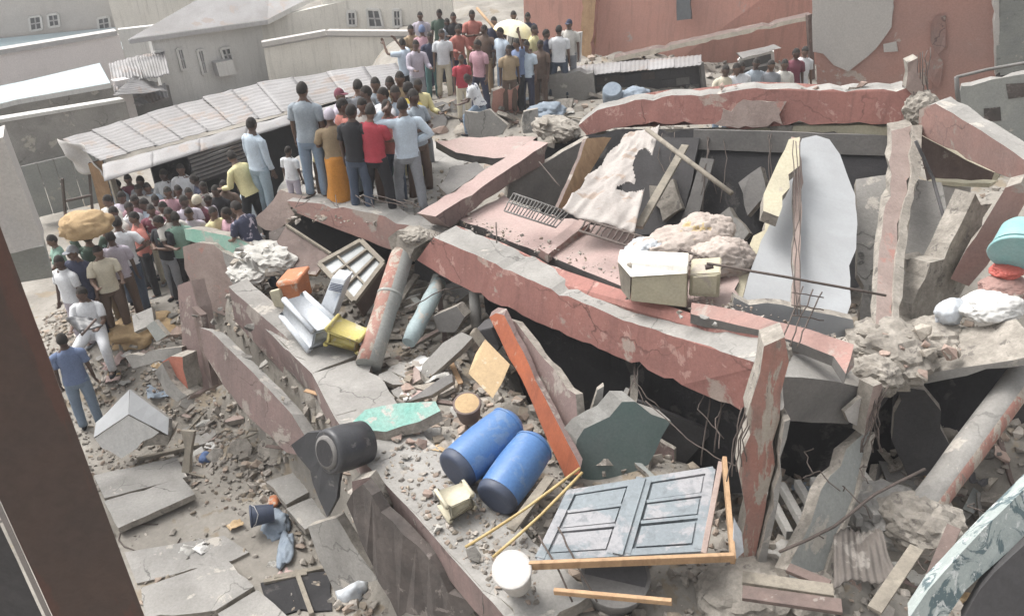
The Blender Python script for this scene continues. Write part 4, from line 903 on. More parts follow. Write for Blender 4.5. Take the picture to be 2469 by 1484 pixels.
loose('wall_block', 'broken grey lower edge of the terracotta faced block', 'block', [(372, 898), (392, 874), (410, 922), (440, 946), (454, 956), (428, 966), (396, 950)], (372, 11.85, 456, 11.6), .3, 'conc', 'core', .03)
loose('slab_fragment', 'long flat grey slab above the terracotta faced block', 'slab', [(300, 856), (360, 846), (438, 836), (440, 856), (400, 866), (320, 888)], (300, 12.6, 440, 12.2), vec(0, .2, -.1), 'conc', 'core', .02)
loose('stake', 'grey wooden stake standing in the rubble right of the pointed block', 'stake', [(436, 1038), (468, 1040), (460, 1080), (456, 1140), (438, 1138), (446, 1080)], (436, 11.3, 468, 11.2), .05, 'woodg', 'woodg', .01)
# ---- black tank and tarpaulin
bt = thing('water_tank', 'black plastic tank with an open round mouth hanging over the floor edge', 'tank', P(830, 1080, 9.0))
lathe('body', P(788, 1090, 8.85), P(886, 1062, 9.25), [(0, .22), (.04, .245), (.1, .25), (.5, .255), (.9, .24), (1, .16)], M['black'], 30, bt)
ta, tb_ = P(788, 1090, 8.85), P(886, 1062, 9.25); td = (tb_ - ta).normalized()
lathe('mouth_rim', ta - td * .03, ta + td * .02, [(0, .150), (.3, .185), (1, .19)], M['concd'], 30, bt)
lathe('mouth', ta - td * .034, ta - td * .029, [(0, .145), (1, .145)], M['dark'], 30, bt)  # flat disc coloured as the shade inside the tank
tp = plate('tarpaulin', up([(700, 1066), (742, 1040), (770, 1040), (780, 1100), (800, 1140), (824, 1136), (812, 1200), (792, 1244), (768, 1200), (750, 1130), (716, 1096)], (700, 9.35, 824, 9.0), .001), .05, M['black'], M['black'], .03)
tag(tp, 'black plastic sheeting draped below the open black tank', 'tarpaulin')
# ---- orange pillar
op = thing('pillar', 'bright orange painted pillar leaning under the long beam', 'pillar', P(1290, 950, 9.5))
plate('painted_face', up([(1180, 764), (1196, 754), (1216, 760), (1262, 850), (1310, 950), (1340, 1010), (1400, 1128), (1396, 1142), (1362, 1148), (1320, 1060), (1270, 940), (1216, 840)], (1180, 10.4, 1400, 8.75), 0), vec(.03, .14, .0), M['orange'], M['mauve'], .012, parent=op)
plate('wide_face', up([(1218, 768), (1244, 776), (1300, 850), (1388, 950), (1392, 1000), (1386, 1090), (1350, 1010), (1310, 930), (1264, 846)], (1218, 10.4, 1400, 9.1), 0), .1, M['mauve'], M['core'], .015, parent=op)
# ---- green wall fragment
gw = plate('wall_fragment', up([(1500, 968), (1532, 968), (1618, 1014), (1580, 1090), (1546, 1152), (1470, 1164), (1400, 1166), (1380, 1120), (1392, 1060), (1408, 1034), (1446, 1016), (1470, 1004)], (1380, 9.1, 1618, 9.0), .0012), vec(-.13, .10, .08), M['green'], M['rubblew'], .018)
tag(gw, 'grey green painted wall fragment with a thick jagged pale edge behind the door', 'wall fragment')
loose('wall_board', 'dark grey board leaning behind the green painted wall fragment', 'board', [(1536, 966), (1620, 1000), (1720, 1040), (1640, 1130), (1552, 1152), (1600, 1060)], (1536, 9.7, 1720, 9.5), .06, 'shade', 'shade', .01)
loose('plaster_fragment', 'pale torn plaster strip hanging under the long beam', 'plaster', [(1440, 940), (1456, 930), (1450, 980), (1428, 1024), (1412, 1036), (1426, 990)], (1412, 9.5, 1456, 9.5), .08, 'rubblew', 'core', .02)
# ---- blue grey panelled door in its wooden frame
dr = thing('door', 'blue grey panelled double door lying in a raw wood frame', 'door', P(1520, 1250, 7.6))
D0, D1, D2, D3 = P(1372, 1186, 7.95), P(1722, 1128, 7.85), P(1690, 1330, 7.20), P(1292, 1352, 7.30)
def dq(s, t): return lerp(lerp(D0, D1, s), lerp(D3, D2, s), t)
dn = newell([D0, D1, D2, D3]); dn = dn if dn.dot(CAM - D0) > 0 else -dn
plate('leaf', [D0, D1, D2, D3], .035, M['doorblue'], M['doorblue'], .002, 9, parent=dr)
def dbar(name, s0, t0, s1, t1, w, h=.02, m='doorblue', par=None):
    bm = bmesh.new(); bar_bm(bm, dq(s0, t0) + dn * (h * .5), dq(s1, t1) + dn * (h * .5), w, h, dn); bmesh.ops.recalc_face_normals(bm, faces=bm.faces[:])
    return fin(bm, name, [M[m]], par or dr)
for t_ in (0.03, 0.97): dbar('rail', 0, t_, 1, t_, .07, .022)
for s_ in (0.02, .455, .545, .98): dbar('stile', s_, 0.02, s_, 0.98, .085, .026)
for s0, s1 in ((.06, .42), (.585, .945)):
    for t_ in (.33, .60): dbar('rail', s0, t_, s1, t_, .035, .018)
    for t0, t1 in ((.09, .30), (.37, .56), (.65, .90)):
        pl = plate('door_panel', [dq(s0 + .01, t0) + dn * .012, dq(s1 - .01, t0) + dn * .012, dq(s1 - .01, t1) + dn * .012, dq(s0 + .01, t1) + dn * .012], .012, M['doorblue'], M['doorblue'], 0, 9, parent=dr)
dbar('weather_strip', .50, .0, .50, 1, .09, .045)
bar('frame_bar', (1276, 1362, 7.18), (1770, 1342, 6.95), .04, .08, M['wood'], parent=dr)
bar('frame_bar', (1746, 1106, 7.75), (1768, 1352, 6.96), .04, .09, M['wood'], parent=dr)
bar('frame_bar', (1738, 1118, 7.80), (1696, 1338, 7.14), .05, .09, M['stone'], parent=dr)
tag(plate('white_rag', up([(1770, 1250), (1788, 1282), (1794, 1330), (1776, 1346), (1768, 1300)], (1768, 7.05, 1794, 7.05), .001), .02, M['whitep'], M['whitep'], .01), 'white rag caught between the door frame and the crushed column', 'rag')
# ---- bamboo poles and pale wood strips
for lab, a, b, r in (('upper of the two yellow bamboo poles crossing in front of the drums', (1122, 1318, 7.7), (1398, 1128, 8.15), .014),
                     ('lower of the two yellow bamboo poles, touching the corner of the blue grey door', (1188, 1342, 7.5), (1404, 1138, 8.05), .014)):
    a, b = V3(a), V3(b); sag = vec(.01, 0, -.03)
    tag(tube('bamboo_pole', [a, lerp(a, b, .25) + sag * .7, lerp(a, b, .5) + sag, lerp(a, b, .75) + sag * .6, b], [r, r * 1.1, r, r * 1.1, r], M['bamboo'], 8), lab, 'pole', 'bamboo poles in front of the drums')
tag(bar('wooden_batten', (1336, 1424, 7.0), (1620, 1450, 6.7), .04, .05, M['wood']), 'pale raw wooden batten lying at the bottom below the door', 'batten')
tag(bar('wooden_batten', (1232, 1276, 7.9), (1326, 1150, 8.4), .10, .03, M['woodg']), 'short grey batten under the bamboo poles beside the near drum', 'batten')
# ---- buckets, basin
def bucket(label, c, ax, r, h, m, mi='dark', name='bucket', water=None):
    c = V3(c); ax = ax.normalized(); t = thing(name, label, 'bucket', c)
    lathe('body', c - ax * h, c, [(0, r * .78), (.02, r * .8), (.95, r), (1, r)], M[m], 28, t)
    lathe('rim', c - ax * .025, c + ax * .008, [(0, r * 1.0), (.3, r * 1.06), (.8, r * 1.06), (1, r * .99)], M[m], 28, t)
    lathe('inside', c + ax * .006, c + ax * .0095, [(0, r * .90), (1, r * .90)], M[water or mi], 28, t)
    x = ax.orthogonal().normalized()
    tube('handle', [c + x * r * 1.06, c + x * r * .8 + ax.cross(x) * r * .75 - ax * .06, c + ax.cross(x) * r * 1.08 - ax * .1, c - x * r * .8 + ax.cross(x) * r * .75 - ax * .06, c - x * r * 1.06], .006, M['steel'], 6, t)
    return t
bucket('white paint bucket with a grey lid crusted in cement at the bottom of the ruin', (1234, 1372, 7.15), vec(-.12, -.45, 1), .165, .36, 'whitew', water='greywall')
bucket('brown plastic bucket half buried behind the blue drums', (1126, 972, 9.45), vec(-.05, -.3, 1), .155, .26, 'woodd', water='sack')
bucket('grey bucket lying on its side beside the pale blue cloth', (604, 1244, 10.9), vec(-1, -.3, .1), .14, .30, 'drumd')
bs = thing('basin', 'dark round metal basin under the wooden door frame', 'basin', P(1490, 1376, 7.2))
lathe('body', P(1480, 1436, 7.75), P(1484, 1386, 7.50), [(0, .20), (.2, .25), (.8, .30), (1, .315)], M['concd'], 30, bs)
lathe('inside', P(1484, 1386, 7.50), P(1484, 1385, 7.49), [(0, .28), (1, .28)], M['shade'], 30, bs)
# ---- cardboard box, dark crate
cd = thing('cardboard_box', 'brown cardboard box tilted against the orange pillar', 'box', P(1168, 906, 9.7))
q4 = [P(1146, 852, 10.0), P(1208, 916, 9.75), P(1188, 962, 9.6), P(1128, 900, 9.8)]
box('carton', q4, vec(.12, .18, .10), 'card', cd, .008)
n4 = newell(q4); n4 = n4 if n4.dot(CAM - q4[0]) > 0 else -n4
c4 = sum(q4, Vector()) / 4
plate('printed_panel', [c4 + (p - c4) * .62 + n4 * .004 for p in q4], .003, M['sack'], M['sack'], .003, 9, parent=cd)
dc = thing('crate', 'dark grey crate with a light rim above the cardboard box', 'crate', P(1170, 820, 10.6))
box('body', [(1140, 800, 10.6), (1186, 790, 10.5), (1206, 836, 10.6), (1180, 870, 10.6)], vec(.15, .3, .0), 'shade', dc)
box('rim', [(1130, 806, 10.5), (1140, 800, 10.5), (1192, 868, 10.5), (1184, 874, 10.5)], vec(.05, .1, .02), 'woodg', dc)
loose('slab_fragment', 'smooth grey slab leaning on the rubble left of the cardboard box', 'slab', [(1068, 826), (1112, 800), (1140, 812), (1090, 862), (1040, 906), (1008, 916), (1020, 876)], (1008, 10.9, 1140, 10.4), .10, 'conc', 'core', .015, -.002)
loose('slab_fragment', 'thin dark slab edge above the turquoise slab', 'slab', [(1000, 952), (1060, 912), (1090, 900), (1092, 920), (1040, 952), (980, 968)], (980, 9.95, 1092, 9.8), .10, 'concd', 'core', .02, -.002)
loose('slab_fragment', 'small box shaped grey fragment inside the undercroft near the thin blue column', 'slab', [(1044, 762), (1100, 738), (1120, 764), (1098, 800), (1058, 800)], (1044, 11.3, 1120, 11.1), .2, 'concd', 'core', .015)
# ---- things on the tilted pink floor
def grille(label, q, n, rails=2, m='rust', r=.016):
    q = [V3(p) for p in q]; t = thing('metal_grille', label, 'grille', sum(q, Vector()) / 4)
    for k in range(rails):
        f = k / (rails - 1); tube('rail', [lerp(q[0], q[3], f), lerp(q[1], q[2], f)], r, M[m], 6, t)
    for i in range(n + 1):
        f = i / n; a, b = lerp(q[0], q[1], f), lerp(q[3], q[2], f)
        tube('bar', [a, lerp(a, b, .5) + Vector((random.gauss(0, .01), 0, random.gauss(0, .01))), b], r * .8, M[m], 5, t)
    return t
grille('rusty grille of close slanting bars beside the diagonal beam', [(1238, 466, 11.35), (1372, 512, 11.0), (1340, 548, 10.75), (1216, 508, 11.1)], 17, 3, 'concd', .012)
grille('longer ladder like grille lying under the torn white board', [(1412, 530, 10.4), (1648, 600, 9.6), (1626, 628, 9.5), (1396, 556, 10.25)], 17)
grille('short dark grille in front of the fabric heap', [(1640, 600, 9.4), (1744, 640, 9.1), (1728, 664, 9.0), (1626, 622, 9.3)], 9)
ts = grid_sheet('torn_ceiling_board', [(1470, 330, 12.3), (1590, 306, 12.1), (1530, 560, 10.4), (1356, 504, 10.7)], 34, 44, M['sheet'],
                lambda u, v: .09 * noise.noise(Vector((u * 2.2, v * 2.4, 8))) + .03 * (1 - 2 * abs(noise.noise(Vector((u * 7 + v * 3, v * 5, 2))))) + .012 * noise.noise(Vector((u * 22, v * 22, 2))), .02)
bm = bmesh.new(); bm.from_mesh(ts.data)          # bite out the torn notch and ragged rim
cut = []
for f in bm.faces:
    c = f.calc_center_median(); u, v, _ = proj(c)
    e = noise.noise(Vector((u * .03, v * .03, 0))) * 18
    if ((u - 1552) / 26) ** 2 + ((v - 405) / 48) ** 2 < 1 + e * .02 or ((u - 1520) / 34) ** 2 + ((v - 452) / 12) ** 2 < 1 or (u - v * -.28 > 1690 + e) or (u + v * .9 < 1800 + e): cut.append(f)
bmesh.ops.delete(bm, geom=cut, context='FACES'); bm.to_mesh(ts.data); bm.free()
tag(ts, 'torn dirty white ceiling board hanging from the upper beam', 'board')
loose('plank', 'tan wooden plank leaning left of the torn white board', 'plank', [(1414, 334), (1456, 330), (1474, 332), (1420, 420), (1392, 470), (1360, 510), (1346, 500), (1382, 420)], (1346, 11.2, 1474, 12.6), .06, 'wood', 'woodd', .01, -.001)
tag(tube('wooden_pole', [(1560, 312, 11.8), (1660, 388, 11.0), (1764, 466, 10.4)], .034, M['woodg'], 10), 'pale wooden pole slanting down across the dark opening', 'pole')
tag(bar('grey_plank', (1652, 352, 12.2), (1540, 548, 10.7), .11, .05, M['woodg']), 'narrow grey plank leaning behind the pale wooden pole', 'plank')
for i, (u, v, Z, a, b, c, m) in enumerate(((1640, 600, 9.9, .50, .35, .22, 'fabric'), (1700, 568, 10.0, .34, .28, .24, 'fabric'), (1740, 620, 9.6, .36, .28, .22, 'fabric'), (1560, 606, 9.8, .25, .2, .14, 'whitep'))):
    lab = ['heap of dusty fabric with a mustard patch behind the short grille', 'tall hump of pale fabric at the back of the fabric heap', 'beige cloth bundle at the right of the fabric heap', 'small white bundle beside the short grille'][i]
    tag(blob('cloth_bundle', (u, v, Z), a, b, c, M[m], .34, 3.2, .3, 5), lab, 'cloth', 'cloth bundles on the tilted pink floor')
for lab, q, d, m in (('larger cream cabinet with a grey brown side on the long beam', [(1524, 668, 8.95), (1656, 656, 8.75), (1656, 742, 8.95), (1520, 726, 9.15)], vec(.08, .35, .03), 'cream'),
                     ('smaller cream cabinet on the long beam', [(1664, 662, 8.85), (1738, 658, 8.75), (1734, 718, 8.9), (1660, 714, 9.0)], vec(.08, .32, .03), 'cream')):
    t = thing('cabinet', lab, 'cabinet', V3(q[3]))
    box('body', q, d, m, t, .012)
    if 'larger' in lab:
        box('side', [(1490, 636, 9.15), (1522, 640, 8.98), (1519, 726, 9.16), (1498, 700, 9.3)], vec(.06, .3, .03), 'woodg', t, .006)
        box('top', [(1488, 630, 9.12), (1658, 640, 8.72), (1658, 660, 8.72), (1520, 668, 8.92)], vec(.05, .2, .05), 'beige', t, .006)
    else: box('door', [(1672, 668, 8.8), (1730, 664, 8.7), (1727, 710, 8.84), (1668, 707, 8.95)], vec(0, .02, 0), 'cream', t, .004)
# ---- right edge
ca = thing('basin', 'cyan plastic basin upside down at the edge beside the leaning pink column', 'basin', P(2450, 590, 8.8))
lathe('body', P(2450, 605, 8.7), P(2462, 545, 8.9), [(0, .25), (.1, .24), (.8, .19), (1, .14)], M['cyan'], 28, ca)
lathe('rim', P(2449, 612, 8.68), P(2450, 604, 8.7), [(0, .26), (.5, .27), (1, .26)], M['cyan'], 28, ca)
tag(blob('red_cloth', (2430, 650, 8.9), .18, .14, .07, M['red'], .25, 3.2, .5, 5), 'red cloth below the cyan basin', 'cloth')
tag(blob('pink_cloth', (2425, 690, 8.9), .28, .2, .10, M['pinkdust'], .25, 3.0, .2, 5), 'dusty pink cloth under the red cloth', 'cloth')
tag(blob('white_sack', (2390, 740, 8.7), .32, .24, .13, M['greywall'], .22, 2.6, .2, 5), 'big whitish sack lying at the edge above the lower floor', 'sack')
tag(blob('white_sack', (2290, 752, 8.8), .16, .12, .14, M['whitep'], .3, 2, .2, 4), 'small white sack beside the big whitish sack', 'sack')
sb = thing('splashed_beam', 'dark beam splashed with white and green paint in the near bottom corner', 'beam', P(2350, 1340, 5.4))
plate('face', up([(2430, 1216), (2530, 1120), (2530, 1240), (2430, 1330), (2330, 1420), (2280, 1490), (2190, 1490), (2240, 1420), (2320, 1330)], (2190, 5.2, 2530, 5.6), 0), vec(.1, .2, -.1), M['terrazzo'], M['terrazzo'], .012, parent=sb)
plate('lower_face', up([(2440, 1340), (2530, 1262), (2530, 1500), (2316, 1500), (2360, 1424)], (2190, 5.25, 2530, 5.5), 0), vec(.05, .1, 0), M['shade'], M['shade'], .01, parent=sb)
for lab, a, b, w in (('long weathered plank, upper of the stack at the bottom between the columns', (1790, 1392, 7.1), (2010, 1424, 6.9), .13),
                     ('long weathered plank, lower of the stack at the bottom between the columns', (1790, 1428, 6.9), (2030, 1462, 6.7), .14),
                     ('short plank end crossing the stack of weathered planks', (1900, 1368, 7.2), (2000, 1410, 7.0), .10)):
    tag(bar('plank', a, b, w, .04, M['woodg' if 'upper' in lab else 'woodd']), lab, 'plank', 'weathered planks between the columns')
tag(bar('plank', (2108, 1470, 6.4), (2210, 1320, 6.9), .11, .03, M['woodg']), 'grey plank leaning up beside the dark hollow at the bottom edge', 'plank')
tag(bar('plank', (2225, 1450, 6.0), (2300, 1270, 6.4), .10, .03, M['woodd']), 'dark plank leaning beside the paint splashed beam', 'plank')
cs = thing('corrugated_sheet', 'crumpled dusty tin sheet at the bottom between column and dark hollow', 'tin sheet', P(2080, 1350, 7.2))
grid_sheet('sheet', [(2010, 1290, 7.6), (2120, 1270, 7.6), (2160, 1380, 7.0), (2010, 1420, 6.9)], 50, 10, M['rustsheet'], lambda u, v: .009 * math.sin(u * 50) + .14 * noise.noise(Vector((u * 2, v * 2, 3))), parent=cs)
# ---- things on the lane
tag(blob('blue_bag', hit(497, 1110) + vec(0, 0, .05), .09, .08, .09, M['bluep'], .3, 2, 0, 3), 'small crumpled blue bag on the lane', 'bag')
tag(blob('pale_blue_cloth', hit(668, 1268) + vec(0, 0, .04), .16, .22, .10, M['palecloth'], .5, 2.4, .4, 4), 'crumpled pale blue cloth beside the grey bucket', 'cloth')
tag(blob('pale_blue_cloth', hit(690, 1330) + vec(0, 0, .04), .10, .26, .08, M['palecloth'], .4, 2.4, .1, 4), 'long pale blue trouser leg like cloth above the open drain', 'cloth')
tag(blob('white_bag', hit(852, 1432) + vec(0, 0, .06), .20, .16, .16, M['whitep'], .3, 2.0, .4, 4), 'white plastic bag at the bottom edge beside the open drain', 'bag')
tag(blob('orange_rag', hit(662, 1212) + vec(0, 0, .03), .08, .10, .06, M['orangep'], .4, 2.4, .4, 3), 'small orange rag by the grey bucket', 'rag')
dnr = thing('drain_opening', 'open square drain with a dark pit below the pale blue cloths', 'drain', hit(700, 1420))
plate('pit', [gz(*p) for p in ((628, 1404, .07), (700, 1385, .07), (796, 1376, .07), (800, 1470, .07), (650, 1480, .07))], .05, M['dark'], M['dark'], .02, parent=dnr)  # flat plate coloured dark as the shade inside the pit
for a, b in (((660, 1392), (800, 1364)), ((716, 1380), (752, 1480)), ((636, 1402), (740, 1382))):
    bar('bar', gz(*a, .08), gz(*b, .08), .06, .05, M['woodg'], parent=dnr)
lp = tube('wire_loop', [gz(360 + 75 * math.cos(i * .5), 1296 + 34 * math.sin(i * .5), .03) for i in range(11)], .010, M['rust'], 5)
tag(lp, 'thin wire loop lying on the dusty paving', 'wire')
tag(bar('stick', gz(330, 1108, .1), gz(480, 1072, .12), .06, .06, M['woodg']), 'grey wooden pole lying on the lane below the pointed block', 'pole')
# ---- straw coloured scrap heap on the left mound
tag(blob('scrap_heap', hit(336, 800) + vec(0, 0, .02), .45, .35, .18, M['sack'], .6, 3, .2, 4), 'straw coloured scrap heap on the mound below the crowd', 'scrap')
loose('slab_fragment', 'small square grey green slab standing on the straw coloured scrap', 'slab', [(352, 786), (372, 772), (402, 808), (378, 824)], (352, 12.6, 402, 12.4), .08, 'columng', 'core', .01)
loose('slab_fragment', 'flat square grey slab between the crowd and the straw coloured scrap', 'slab', [(318, 760), (366, 740), (372, 780), (324, 800)], (318, 13.0, 372, 12.9), .08, 'conc', 'core', .01, -.003)
# ================================================================= PEOPLE
SK = [mat('dark_skin_%d' % i, c, tuple(k * .8 for k in c), 6, .55, .05) for i, c in enumerate(((.125, .074, .054), (.092, .056, .043), (.16, .097, .070)))]
EYE = mat('eye_white', (.6, .58, .55), None, 5, .3, 0); LIP = mat('dark_lips', (.07, .03, .025), None, 5, .5, 0); PUP = mat('pupil', (.01, .008, .007), None, 5, .3, 0)
HAIR = mat('black_hair', (.020, .017, .015), (.032, .027, .024), 20, .9, .5)
CL = {}
def cloth(c, c2=None, patch=None):
    k = (c, c2, patch)
    if k not in CL: CL[k] = mat('cloth', c, c2 or tuple(q * .8 for q in c), 4, .92, .35, patch=patch, pth=.56, pscale=7, fine=40)
    return CL[k]
C = dict(white=(.66, .67, .69), paleblue=(.50, .58, .66), blue=(.16, .21, .34), navy=(.045, .05, .085), black=(.022, .022, .026), grey=(.25, .26, .28), greyblue=(.30, .34, .38),
         jean=(.20, .26, .34), lightjean=(.36, .45, .52), darkjean=(.07, .09, .13), khaki=(.33, .25, .16), red=(.40, .055, .075), salmon=(.44, .17, .14), orange=(.55, .24, .05),
         paleyellow=(.66, .60, .34), yellow=(.60, .46, .10), maroon=(.17, .055, .075), pink=(.48, .29, .33), lilac=(.45, .41, .47), green=(.22, .34, .28), dkgreen=(.06, .09, .07), brown=(.13, .09, .07), cream=(.58, .53, .42), offwhite=(.56, .54, .50), teal=(.10, .2, .2))
POSE = {
    'down': (((.16, .05, -1), (.06, .25, -1)),) * 2,
    'hips': (((.62, -.25, -.75), (-.70, .30, -.35)),) * 2,
    'fold': (((.28, .25, -.92), (-.85, .55, .10)),) * 2,
    'photo': (((.40, .80, .05), (-.30, .55, .85)),) * 2,
    'carry': (((.45, .3, .85), (-.3, .1, .95)), ((.16, .05, -1), (.06, .25, -1))),
    'up': (((.35, .35, .9), (-.1, .1, 1)),) * 2,
    'fwd': (((.18, .45, -.85), (-.12, .95, .05)),) * 2,
    'point': (((.16, .05, -1), (.06, .25, -1)), ((.75, .55, .05), (.75, .6, .1))),
    'head': (((.85, .1, .05), (-.75, .15, .6)), ((.62, -.25, -.75), (-.7, .3, -.35))),
}
LEGS = {
    'stand': (((.06, .03, -1), (.01, -.04, -1)),) * 2,
    'wide': (((.20, .03, -1), (.10, -.04, -1)),) * 2,
    'step': (((.10, .42, -.9), (.02, -.05, -1)), ((.06, -.22, -1), (.02, -.32, -.94))),
    'lean': (((.05, .18, -1), (.02, -.10, -1)), ((.10, -.08, -1), (.02, -.12, -1))),
    'climb': (((.16, .80, -.55), (.04, -.10, -1)), ((.06, -.12, -1), (.02, -.30, -.95))),
    'sit': (((.30, .95, -.25), (.03, .02, -1)), ((.30, .95, -.15), (.05, .10, -1))),
}
bodies = []
def ell(bm, c, rx, ry, rz, M3, mi, nu=12, nv=8, fn=None):
    rows = []
    for j in range(1, nv):
        th = math.pi * j / nv
        rows.append([])
        for i in range(nu):
            ph = 2 * math.pi * i / nu
            p = Vector((math.sin(th) * math.cos(ph), math.sin(th) * math.sin(ph), math.cos(th)))
            if fn: p = fn(p)
            rows[-1].append(bm.verts.new(c + M3 @ Vector((p.x * rx, p.y * ry, p.z * rz))))
    t = Vector((0, 0, 1)); b = Vector((0, 0, -1))
    if fn: t, b = fn(t), fn(b)
    t = bm.verts.new(c + M3 @ Vector((t.x * rx, t.y * ry, t.z * rz))); b = bm.verts.new(c + M3 @ Vector((b.x * rx, b.y * ry, b.z * rz)))
    fs = []
    for i in range(nu):
        k = (i + 1) % nu
        fs.append(bm.faces.new((t, rows[0][i], rows[0][k]))); fs.append(bm.faces.new((b, rows[-1][k], rows[-1][i])))
        for r0, r1 in zip(rows, rows[1:]): fs.append(bm.faces.new((r0[i], r1[i], r1[k], r0[k])))
    for f in fs: f.material_index = mi; f.smooth = True
def ringloft(bm, secs, X, mi=0, sides=14, wr=.006, seed=0, close=False):
    """loft of ellipses: (centre, half width, half depth, forward vector)"""
    prev = None; rows = []
    fine = []
    for (c0, a0, b0, f0), (c1, a1, b1, f1) in zip(secs, secs[1:]):
        for q in (0, .5): fine.append((lerp(c0, c1, q), a0 + (a1 - a0) * q, b0 + (b1 - b0) * q, lerp(f0, f1, q)))
    secs = fine + [secs[-1]]
    for c, a, b, fwd in secs:
        row = []
        for k in range(sides):
            t = 2 * math.pi * k / sides
            ca, sa = math.cos(t), math.sin(t)
            ca = math.copysign(abs(ca) ** .85, ca); sa = math.copysign(abs(sa) ** .85, sa)
            p = c + X * (ca * a) + fwd * (sa * b)
            p = p + (p - c).normalized() * (noise.noise(p * 8 + Vector((seed, 0, 0))) * 2.6 + (.5 - abs(noise.noise(Vector((p.x * 22, p.y * 22, p.z * 9)) + Vector((seed, 0, 0)))) * 2) * 1.3) * wr
            row.append(bm.verts.new(p))
        if rows:
            for k in range(sides):
                f = bm.faces.new((rows[-1][k], rows[-1][(k + 1) % sides], row[(k + 1) % sides], row[k])); f.smooth = True; f.material_index = mi
        rows.append(row)
    if close:
        bm.faces.new(rows[0][::-1]); bm.faces.new(rows[-1])
def limb(bm, pts, rad, mi=0, sides=10, seed=0, wr=.005):
    pts2, r2 = [], []
    for i in range(len(pts) - 1):
        for k in range(4):
            pts2.append(lerp(pts[i], pts[i + 1], k / 4)); r2.append(lerp(rad[i], rad[i + 1], k / 4))
    pts2.append(pts[-1]); r2.append(rad[-1])
    n0 = len(bm.verts)
    rs = tube_bm(bm, pts2, r2, sides, True, mi)
    for rg, p in zip(rs, pts2):
        for v in rg: v.co += (v.co - p).normalized() * (noise.noise(v.co * 10 + Vector((seed, 0, 0))) * 2.6 + (.5 - abs(noise.noise(v.co * 24 + Vector((seed, 3, 0)))) * 2)) * wr
npers = [0]
def person(head, zf, label, yaw=180, shirt='white', low='jean', arms='down', legs='stand', h=1.70, sleeve='short', skirt=False, hair='short',
           lean=0.0, twist=0.0, group=None, sk=None, patch=None, hat=None, long_top=False, ground=None):
    ground_ = (group != g1) if ground is None else ground; sit_ = -.02
    npers[0] += 1; rs = random.Random(npers[0] * 13)
    s = h / 1.75
    sk = SK[npers[0] % 3] if sk is None else SK[sk]
    Ry = Matrix.Rotation(R(yaw), 3, 'Z')
    Lm = Matrix.Rotation(-R(lean), 3, 'X')              # forward bend of the torso
    X, Y, Z = Vector((1, 0, 0)), Vector((0, 1, 0)), Vector((0, 0, 1))
    pel = Vector((0, 0, .95)) * s
    def T(x, y, z): return pel + Lm @ (Vector((x, y, z - .95)) * s)
    waist, chest, nb, neck = T(0, .0, 1.08), T(0, .0, 1.30), T(0, -.01, 1.45), T(0, .0, 1.52)
    Hm = Lm @ Matrix.Rotation(R(lean * .5 - rs.uniform(0, 10)), 3, 'X') @ Matrix.Rotation(R(rs.uniform(-25, 25) + twist), 3, 'Z')
    hc = T(0, .02, 1.635)
    J = {}
    low_z = 9
    for i, sg in ((0, -1), (1, 1)):
        ua, fa = POSE[arms][i]
        sh = T(sg * .185, -.005, 1.415)
        du = (Lm if arms not in ('photo', 'up') else Matrix.Identity(3)) @ Vector((ua[0] * sg, ua[1], ua[2])).normalized()
        df = (Lm if arms not in ('photo', 'up') else Matrix.Identity(3)) @ Vector((fa[0] * sg, fa[1], fa[2])).normalized()
        el = sh + du * .29 * s; wr_ = el + df * .25 * s
        J['sh', i], J['el', i], J['wr', i], J['df', i] = sh, el, wr_, df
        th, shn = LEGS[legs][i]
        hp_ = pel + Vector((sg * .09, 0, -.04)) * s
        kn = hp_ + Vector((th[0] * sg, th[1], th[2])).normalized() * .43 * s
        an = kn + Vector((shn[0] * sg, shn[1], shn[2])).normalized() * .42 * s
        J['hp', i], J['kn', i], J['an', i] = hp_, kn, an
        low_z = min(low_z, an.z)
    dz = Vector((0, 0, .085 * s - low_z))
    # where the person stands: head top seen at the given place, feet at height zf (or on the ground)
    ht = Ry @ (hc + dz + Hm @ Vector((0, 0, .13 * s)))
    if ground_:
        for _ in range(8):
            top_p = Hh(head[0], head[1], zf + ht.z); zf = .5 * zf + .5 * (zfun(top_p.x - ht.x, top_p.y - ht.y) + sit_)
    top_p = Hh(head[0], head[1], zf + ht.z)
    base = Vector((top_p.x - ht.x, top_p.y - ht.y, zf))
    t = thing('person', label, 'person', base, group)
    t.rotation_euler = (0, 0, R(yaw)); t['local'] = 1
    A = lambda v: v + dz
    # --- body skeleton for the skin surface
    vs, es, rad = [], [], []
    def jv(p, r, par=None):
        vs.append(A(p)); rad.append(r * s)
        if par is not None: es.append((par, len(vs) - 1))
        return len(vs) - 1
    p0 = jv(pel, .105); p1 = jv(waist, .10, p0); p2 = jv(chest, .115, p1); p3 = jv(nb, .075, p2); p4 = jv(neck, .052, p3); p5 = jv(hc - Hm @ Vector((0, .01, .02)) * s, .058, p4)
    for i in (0, 1):
        a = jv(lerp(nb, J['sh', i], .9) - Vector((0, 0, .02)), .046, p3); b = jv(lerp(J['sh', i], J['el', i], .15), .046, a); c = jv(J['el', i], .038, b); d = jv(J['wr', i], .026, c)
        jv(J['wr', i] + J['df', i] * .07 * s, .030, d)
        a = jv(J['hp', i], .085, p0); b = jv(J['kn', i], .055, a); c = jv(J['an', i], .037, b); jv(J['an', i] + Vector((0, .14, -.045)) * s, .034, c)
    me = bpy.data.meshes.new('body'); me.from_pydata(vs, es, [])
    o = link('body', me, None, [])
    o.parent = t
    md = o.modifiers.new('skin', 'SKIN'); md.use_smooth_shade = True
    sv = me.skin_vertices[0].data
    for k, r in enumerate(rad): sv[k].radius = (r, r)
    sv[0].use_root = True
    o.modifiers.new('sub', 'SUBSURF').levels = 1; o.modifiers['sub'].render_levels = 1
